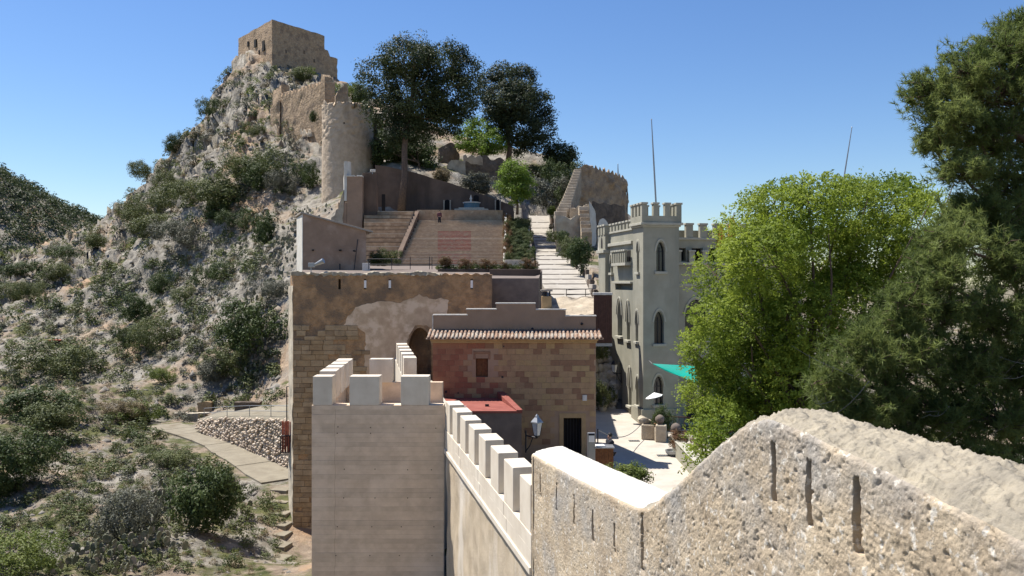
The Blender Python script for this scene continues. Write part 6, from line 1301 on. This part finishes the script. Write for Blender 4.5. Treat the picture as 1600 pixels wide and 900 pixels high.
for i in range(n+1):
    for j in range(n+1):
        u, v = i/n, j/n; q = A_.lerp(B_, u).lerp(A_.lerp(C_, u), v) if True else 0; V.append(tuple(q-Vector((0, 0, .25*math.sin(u*math.pi)*math.sin(v*math.pi)))))
npobj('cloth', V, [[i*(n+1)+j, (i+1)*(n+1)+j, (i+1)*(n+1)+j+1, i*(n+1)+j+1] for i in range(n) for j in range(n)], M['teal'], t, None, True); MB().tube([A_, A_+Vector((-.15, .9, .2))], .015).build('rope', M['steel'], t)
MB().tube([C_, Vector((C_.x, C_.y, -9))], .04).build('pole', M['steel'], t)
# ticket counter, info post, chain, person
cp = Vector((X(941, 36.5), 36.5, -9)); t = thing('ticket_counter', 'dark brown wooden counter by the house corner', 'counter', cp); f = Fr(cp, (1, 0)); ct = Z(697, 36.5)
for i in range(8): MB().box(f, -.35+i*.1, -.255+i*.1, -.25, -.2, 0, ct+9-.05).build('front_board', M['wood'], t, bevel=.006)
MB().box(f, -.36, .46, -.2, .35, 0, ct+9-.06).build('body', M['brown'], t); MB().box(f, -.4, .5, -.3, .4, ct+9-.05, ct+9).build('counter_top', M['steel'], t, bevel=.01)
MB().box(Fr(cp+Vector((0, 0, ct+9.001)), (1, .2)), -.3, .1, -.15, .2, 0, .05).build('open_book', M['white'], t, bevel=.01)
ip = Vector((X(924, 36.3), 36.3, -9)); t = thing('info_post', 'grey information post with small notice left of counter', 'post', ip); MB().box(Fr(ip, (1, 0)), -.16, .16, -.1, .1, 0, Z(676, 36.3)+9).build('body', M['steel'], t, bevel=.02); MB().box(Fr(ip, (1, 0)), -.12, .12, -.112, -.101, Z(690, 36.3)+9, Z(680, 36.3)+9).build('notice', M['white'], t)
MB().box(Fr(ip, (1, 0)), -.13, .13, -.111, -.101, Z(679.5, 36.3)+9, Z(676.8, 36.3)+9).build('dark_header', M['navy'], t)
bp_ = Vector((X(934, 39), 39, -9)); t = thing('chain_barrier', 'thin post with sagging chain across the courtyard', 'barrier', bp_); tz = Z(670, 39); MB().tube([bp_, Vector((bp_.x, 39, tz))], .03).build('post', M['iron'], t)
e = PF(.1, -.35, 0); e.z = -8.2; s0 = Vector((bp_.x, 39, tz-.05)); MB().tube([s0.lerp(e, u/14)-Vector((0, 0, 1.0*math.sin(u/14*math.pi)*.7)) for u in range(15)], .022, 5).build('chain', M['steel'], t)
def skin_body(name, pts, edges, rad, m, parent, loc):
    me = bpy.data.meshes.new(name); me.from_pydata(pts, edges, []); o = link(name, me, parent, loc); me.materials.append(m)
    s = o.modifiers.new('skin', 'SKIN'); s.use_smooth_shade = True; o.modifiers.new('sub', 'SUBSURF').levels = 2; o.modifiers['sub'].render_levels = 2
    for v, r_ in zip(me.skin_vertices[0].data, rad): v.radius = r_ if isinstance(r_, tuple) else (r_, r_)
    me.skin_vertices[0].data[0].use_root = True
    return o
def person(label, loc, rz, top, legs, reach=.0):
    """standing figure 1.7 m; reach bends the forearms forward (toward local -y)"""
    t = thing('person', label, 'person', loc); loc = Vector(loc); t.rotation_euler = (0, 0, rz)
    pts = [(0, 0, .93), (0, 0, 1.15), (0, 0, 1.38), (0, -.01, 1.47), (0, -.02, 1.56), (0, -.025, 1.66)]; rad = [(.16, .11), (.145, .105), (.15, .10), (.055, .055), (.075, .09), (.07, .085)]; ed = [(0, 1), (1, 2), (2, 3), (3, 4), (4, 5)]
    for s in (-1, 1):
        n = len(pts); pts += [(s*.09, 0, .88), (s*.10, -.01, .48), (s*.10, .02, .08), (s*.11, -.14, .04)]; rad += [.085, .06, .042, .04]; ed += [(0, n), (n, n+1), (n+1, n+2), (n+2, n+3)]
        n = len(pts); pts += [(s*.19, 0, 1.37), (s*.24, .03-.05*reach, 1.10), (s*.2, -.04-.24*reach, .88+.16*reach), (s*.19, -.06-.31*reach, .80+.22*reach)]; rad += [.055, .042, .032, (.022, .034)]; ed += [(2, n), (n, n+1), (n+1, n+2), (n+2, n+3)]
        for k in range(5):
            m_ = len(pts); dx = (k-2)*.014; pts += [(s*.19+dx, -.08-.33*reach, .75+.23*reach), (s*.19+dx*1.2, -.09-.36*reach, .71+.23*reach-.01*abs(k-2))]; rad += [.009, .008]; ed += [(n+3, m_), (m_, m_+1)]
    skin_body('body', pts, ed, rad, M['skin'], t, loc)
    # clothing hugs the body
    c = [(0, 0, .98), (0, 0, 1.15), (0, 0, 1.37), (0, -.005, 1.46)]; cr = [(.21, .16), (.205, .155), (.21, .15), (.085, .085)]; ce = [(0, 1), (1, 2), (2, 3)]
    for s in (-1, 1): n = len(c); c += [(s*.19, 0, 1.37), (s*.24, .03-.05*reach, 1.10), (s*.205, -.03-.18*reach, .92+.13*reach)]; cr += [.105, .075, .06]; ce += [(2, n), (n, n+1), (n+1, n+2)]
    skin_body('shirt', c, ce, cr, top, t, loc)
    c = [(0, 0, .95)]; cr = [(.205, .155)]; ce = []
    for s in (-1, 1): n = len(c); c += [(s*.09, 0, .86), (s*.10, -.01, .48), (s*.10, .02, .10)]; cr += [.125, .095, .08]; ce += [(0, n), (n, n+1), (n+1, n+2)]
    skin_body('trousers', c, ce, cr, legs, t, loc)
    h = MB().lathe(loc+Vector((0, .012, 1.60)), [(.085, -.02), (.1, .04), (.095, .09), (.06, .135), (.01, .15)], 12).build('hair', M['hair'], t, smooth=True)
    f = MB()
    for s in (-1, 1): f.lathe(loc+Vector((s*.032, -.108, 1.615)), [(.0, -.009), (.01, 0), (.0, .009)], 6)
    f.build('eyes', M['hair'], t); MB().prism([(loc.x-.012, loc.y-.10), (loc.x, loc.y-.135), (loc.x+.012, loc.y-.10)], loc.z+1.575, loc.z+1.60).build('nose', M['skin'], t)
    MB().box(Fr(loc, (1, 0)), -.025, .025, -.112, -.1, 1.54, 1.548).build('mouth', M['terracotta'], t)
    return t
person('person in dark clothes standing at the wooden counter', (X(953, 37.2), 37.2, Z(677, 37.2)-1.72), R(-70), M['navy'], M['navy'], 1)
st_y = 102.; person('person in plum shirt standing high on the wide staircase', (X(687, st_y), st_y-.3, Z(351.5, st_y)), R(5), M['mauve'], M['navy'])
pl = MB().box(W0, X(953, 37.2)-.5, X(953, 37.2)+.6, 36.9, 37.9, -9.0, Z(677, 37.2)-1.725).build('wooden_platform', M['wood'], bevel=.02); tag(pl, 'low platform under the person at the counter', 'platform')
shrub('bushy green shrub behind the limewashed wall crest', 0, 0, 90, 56, 'shrub_b', 'leaf', 'shrub', None, (X(985, 25), 25, Z(772, 25)))
tp = thing('shrub_planter', 'tall masonry planter under the bushy green shrub', 'planter', (X(985, 25), 25, -9)); MB().box(Fr((X(985, 25), 25, 0), (1, -.3)), -1.2, 1.2, -.8, .8, -9.05, Z(775, 25)).build('body', M['annex'], tp, bevel=.03); MB().box(Fr((X(985, 25), 25, 0), (1, -.3)), -1.25, 1.25, -.85, .85, Z(775, 25)+.001, Z(773, 25)).build('coping', M['nosing'], tp, bevel=.02)
# rock bank and plant beside the house corner
bk = thing('rock_bank', 'white rocky bank between house and palace', 'rock', (X(943, 56), 56, -9))
rkm = []
for k in range(4):
    bm = bmesh.new(); bmesh.ops.create_icosphere(bm, subdivisions=2, radius=.5); rr_ = np.random.default_rng(700+k); vv = np.array([v.co[:] for v in bm.verts]); dd_ = 1+.35*fbm(vv*2.3+k*9, 3)
    for v, q in zip(bm.verts, dd_): v.co *= float(q); v.co.x = round(v.co.x*5)/5*.6+v.co.x*.4; v.co.z = round(v.co.z*4)/4*.6+v.co.z*.4
    me = bpy.data.meshes.new('rock'); bm.to_mesh(me); bm.free(); me.materials.append(M['bankrock']); rkm.append(me)
rr_ = random.Random(12)
for row in range(9):
    for c in range(4):
        px = 930+c*9+rr_.uniform(-3, 3); y = 55.6+row*.42+rr_.uniform(-.1, .1); z = -8.5+row*.52+rr_.uniform(-.1, .1)
        o = piece('boulder', rkm[(row+c) % 4], bk, (X(px, y), y, z), None, (rr_.uniform(.55, 1.0), rr_.uniform(.5, .8), rr_.uniform(.5, .85))); o.rotation_euler = (rr_.uniform(-.4, .4), rr_.uniform(-.4, .4), rr_.uniform(0, 6))
tag(MB().add([(3.4, 49.0, -8.996), (8.3, 49.0, -8.996), (7.5, 55.4, -8.3), (3.4, 55.8, -8.3)], [(0, 1, 2, 3)]).build('street_slope', M['pave'], None, (0, 0, 0)), kind='structure')
shrub('small shrub on top of the white rocky bank', 0, 0, 26, 26, 'shrub_o', 'leaf', 'shrub', None, P(938, 560, 56))
# masts and flags
for lab, a, b, r_ in (('tall thin mast rising behind the palace tower', P(1025, 318, 53), P(1018, 188, 53), .05), ('tall thin mast above the bright green tree', P(1312, 320, 60), P(1331, 200, 60), .05), ('short pole on skyline right of the hall ruin', P(966, 285, 118), P(965.5, 257, 118), .09)):
    t = thing('mast', lab, 'mast', a, 'thin masts'); d = (b-a).normalized(); MB().tube([a-d*(3 if 'bright' not in lab else 10), a.lerp(b, .5), b], [r_*1.2, r_, r_*.5], 6).build('pole', M['steel'], t); MB().lathe(b, [(.0, -.02), (r_*.9, .04), (.0, .12)], 6).build('tip', M['steel'], t)
for lab, px, py0, py1 in (('furled red and yellow flag on pole left of green tree', 1125, 352, 395), ('second furled flag behind the green tree', 1143, 340, 370)):
    Yf = 54.; t = thing('furled_flag', lab, 'flag', P(px, 420, Yf), 'flags above the palace garden'); MB().tube([P(px-6, 432, Yf), P(px+4, py0-8, Yf)], .03).build('pole', M['wood'], t)
    for k, m in enumerate(('flag_y', 'flag_r', 'flag_y')):
        a = P(px-1+k*1.6, py0, Yf); b = P(px-3+k*2.8, py1, Yf); MB().tube([a, a.lerp(b, .4)+Vector((.05, -.04, 0)), b], [.05, .14, .10], 7).build('stripe', M[m], t)
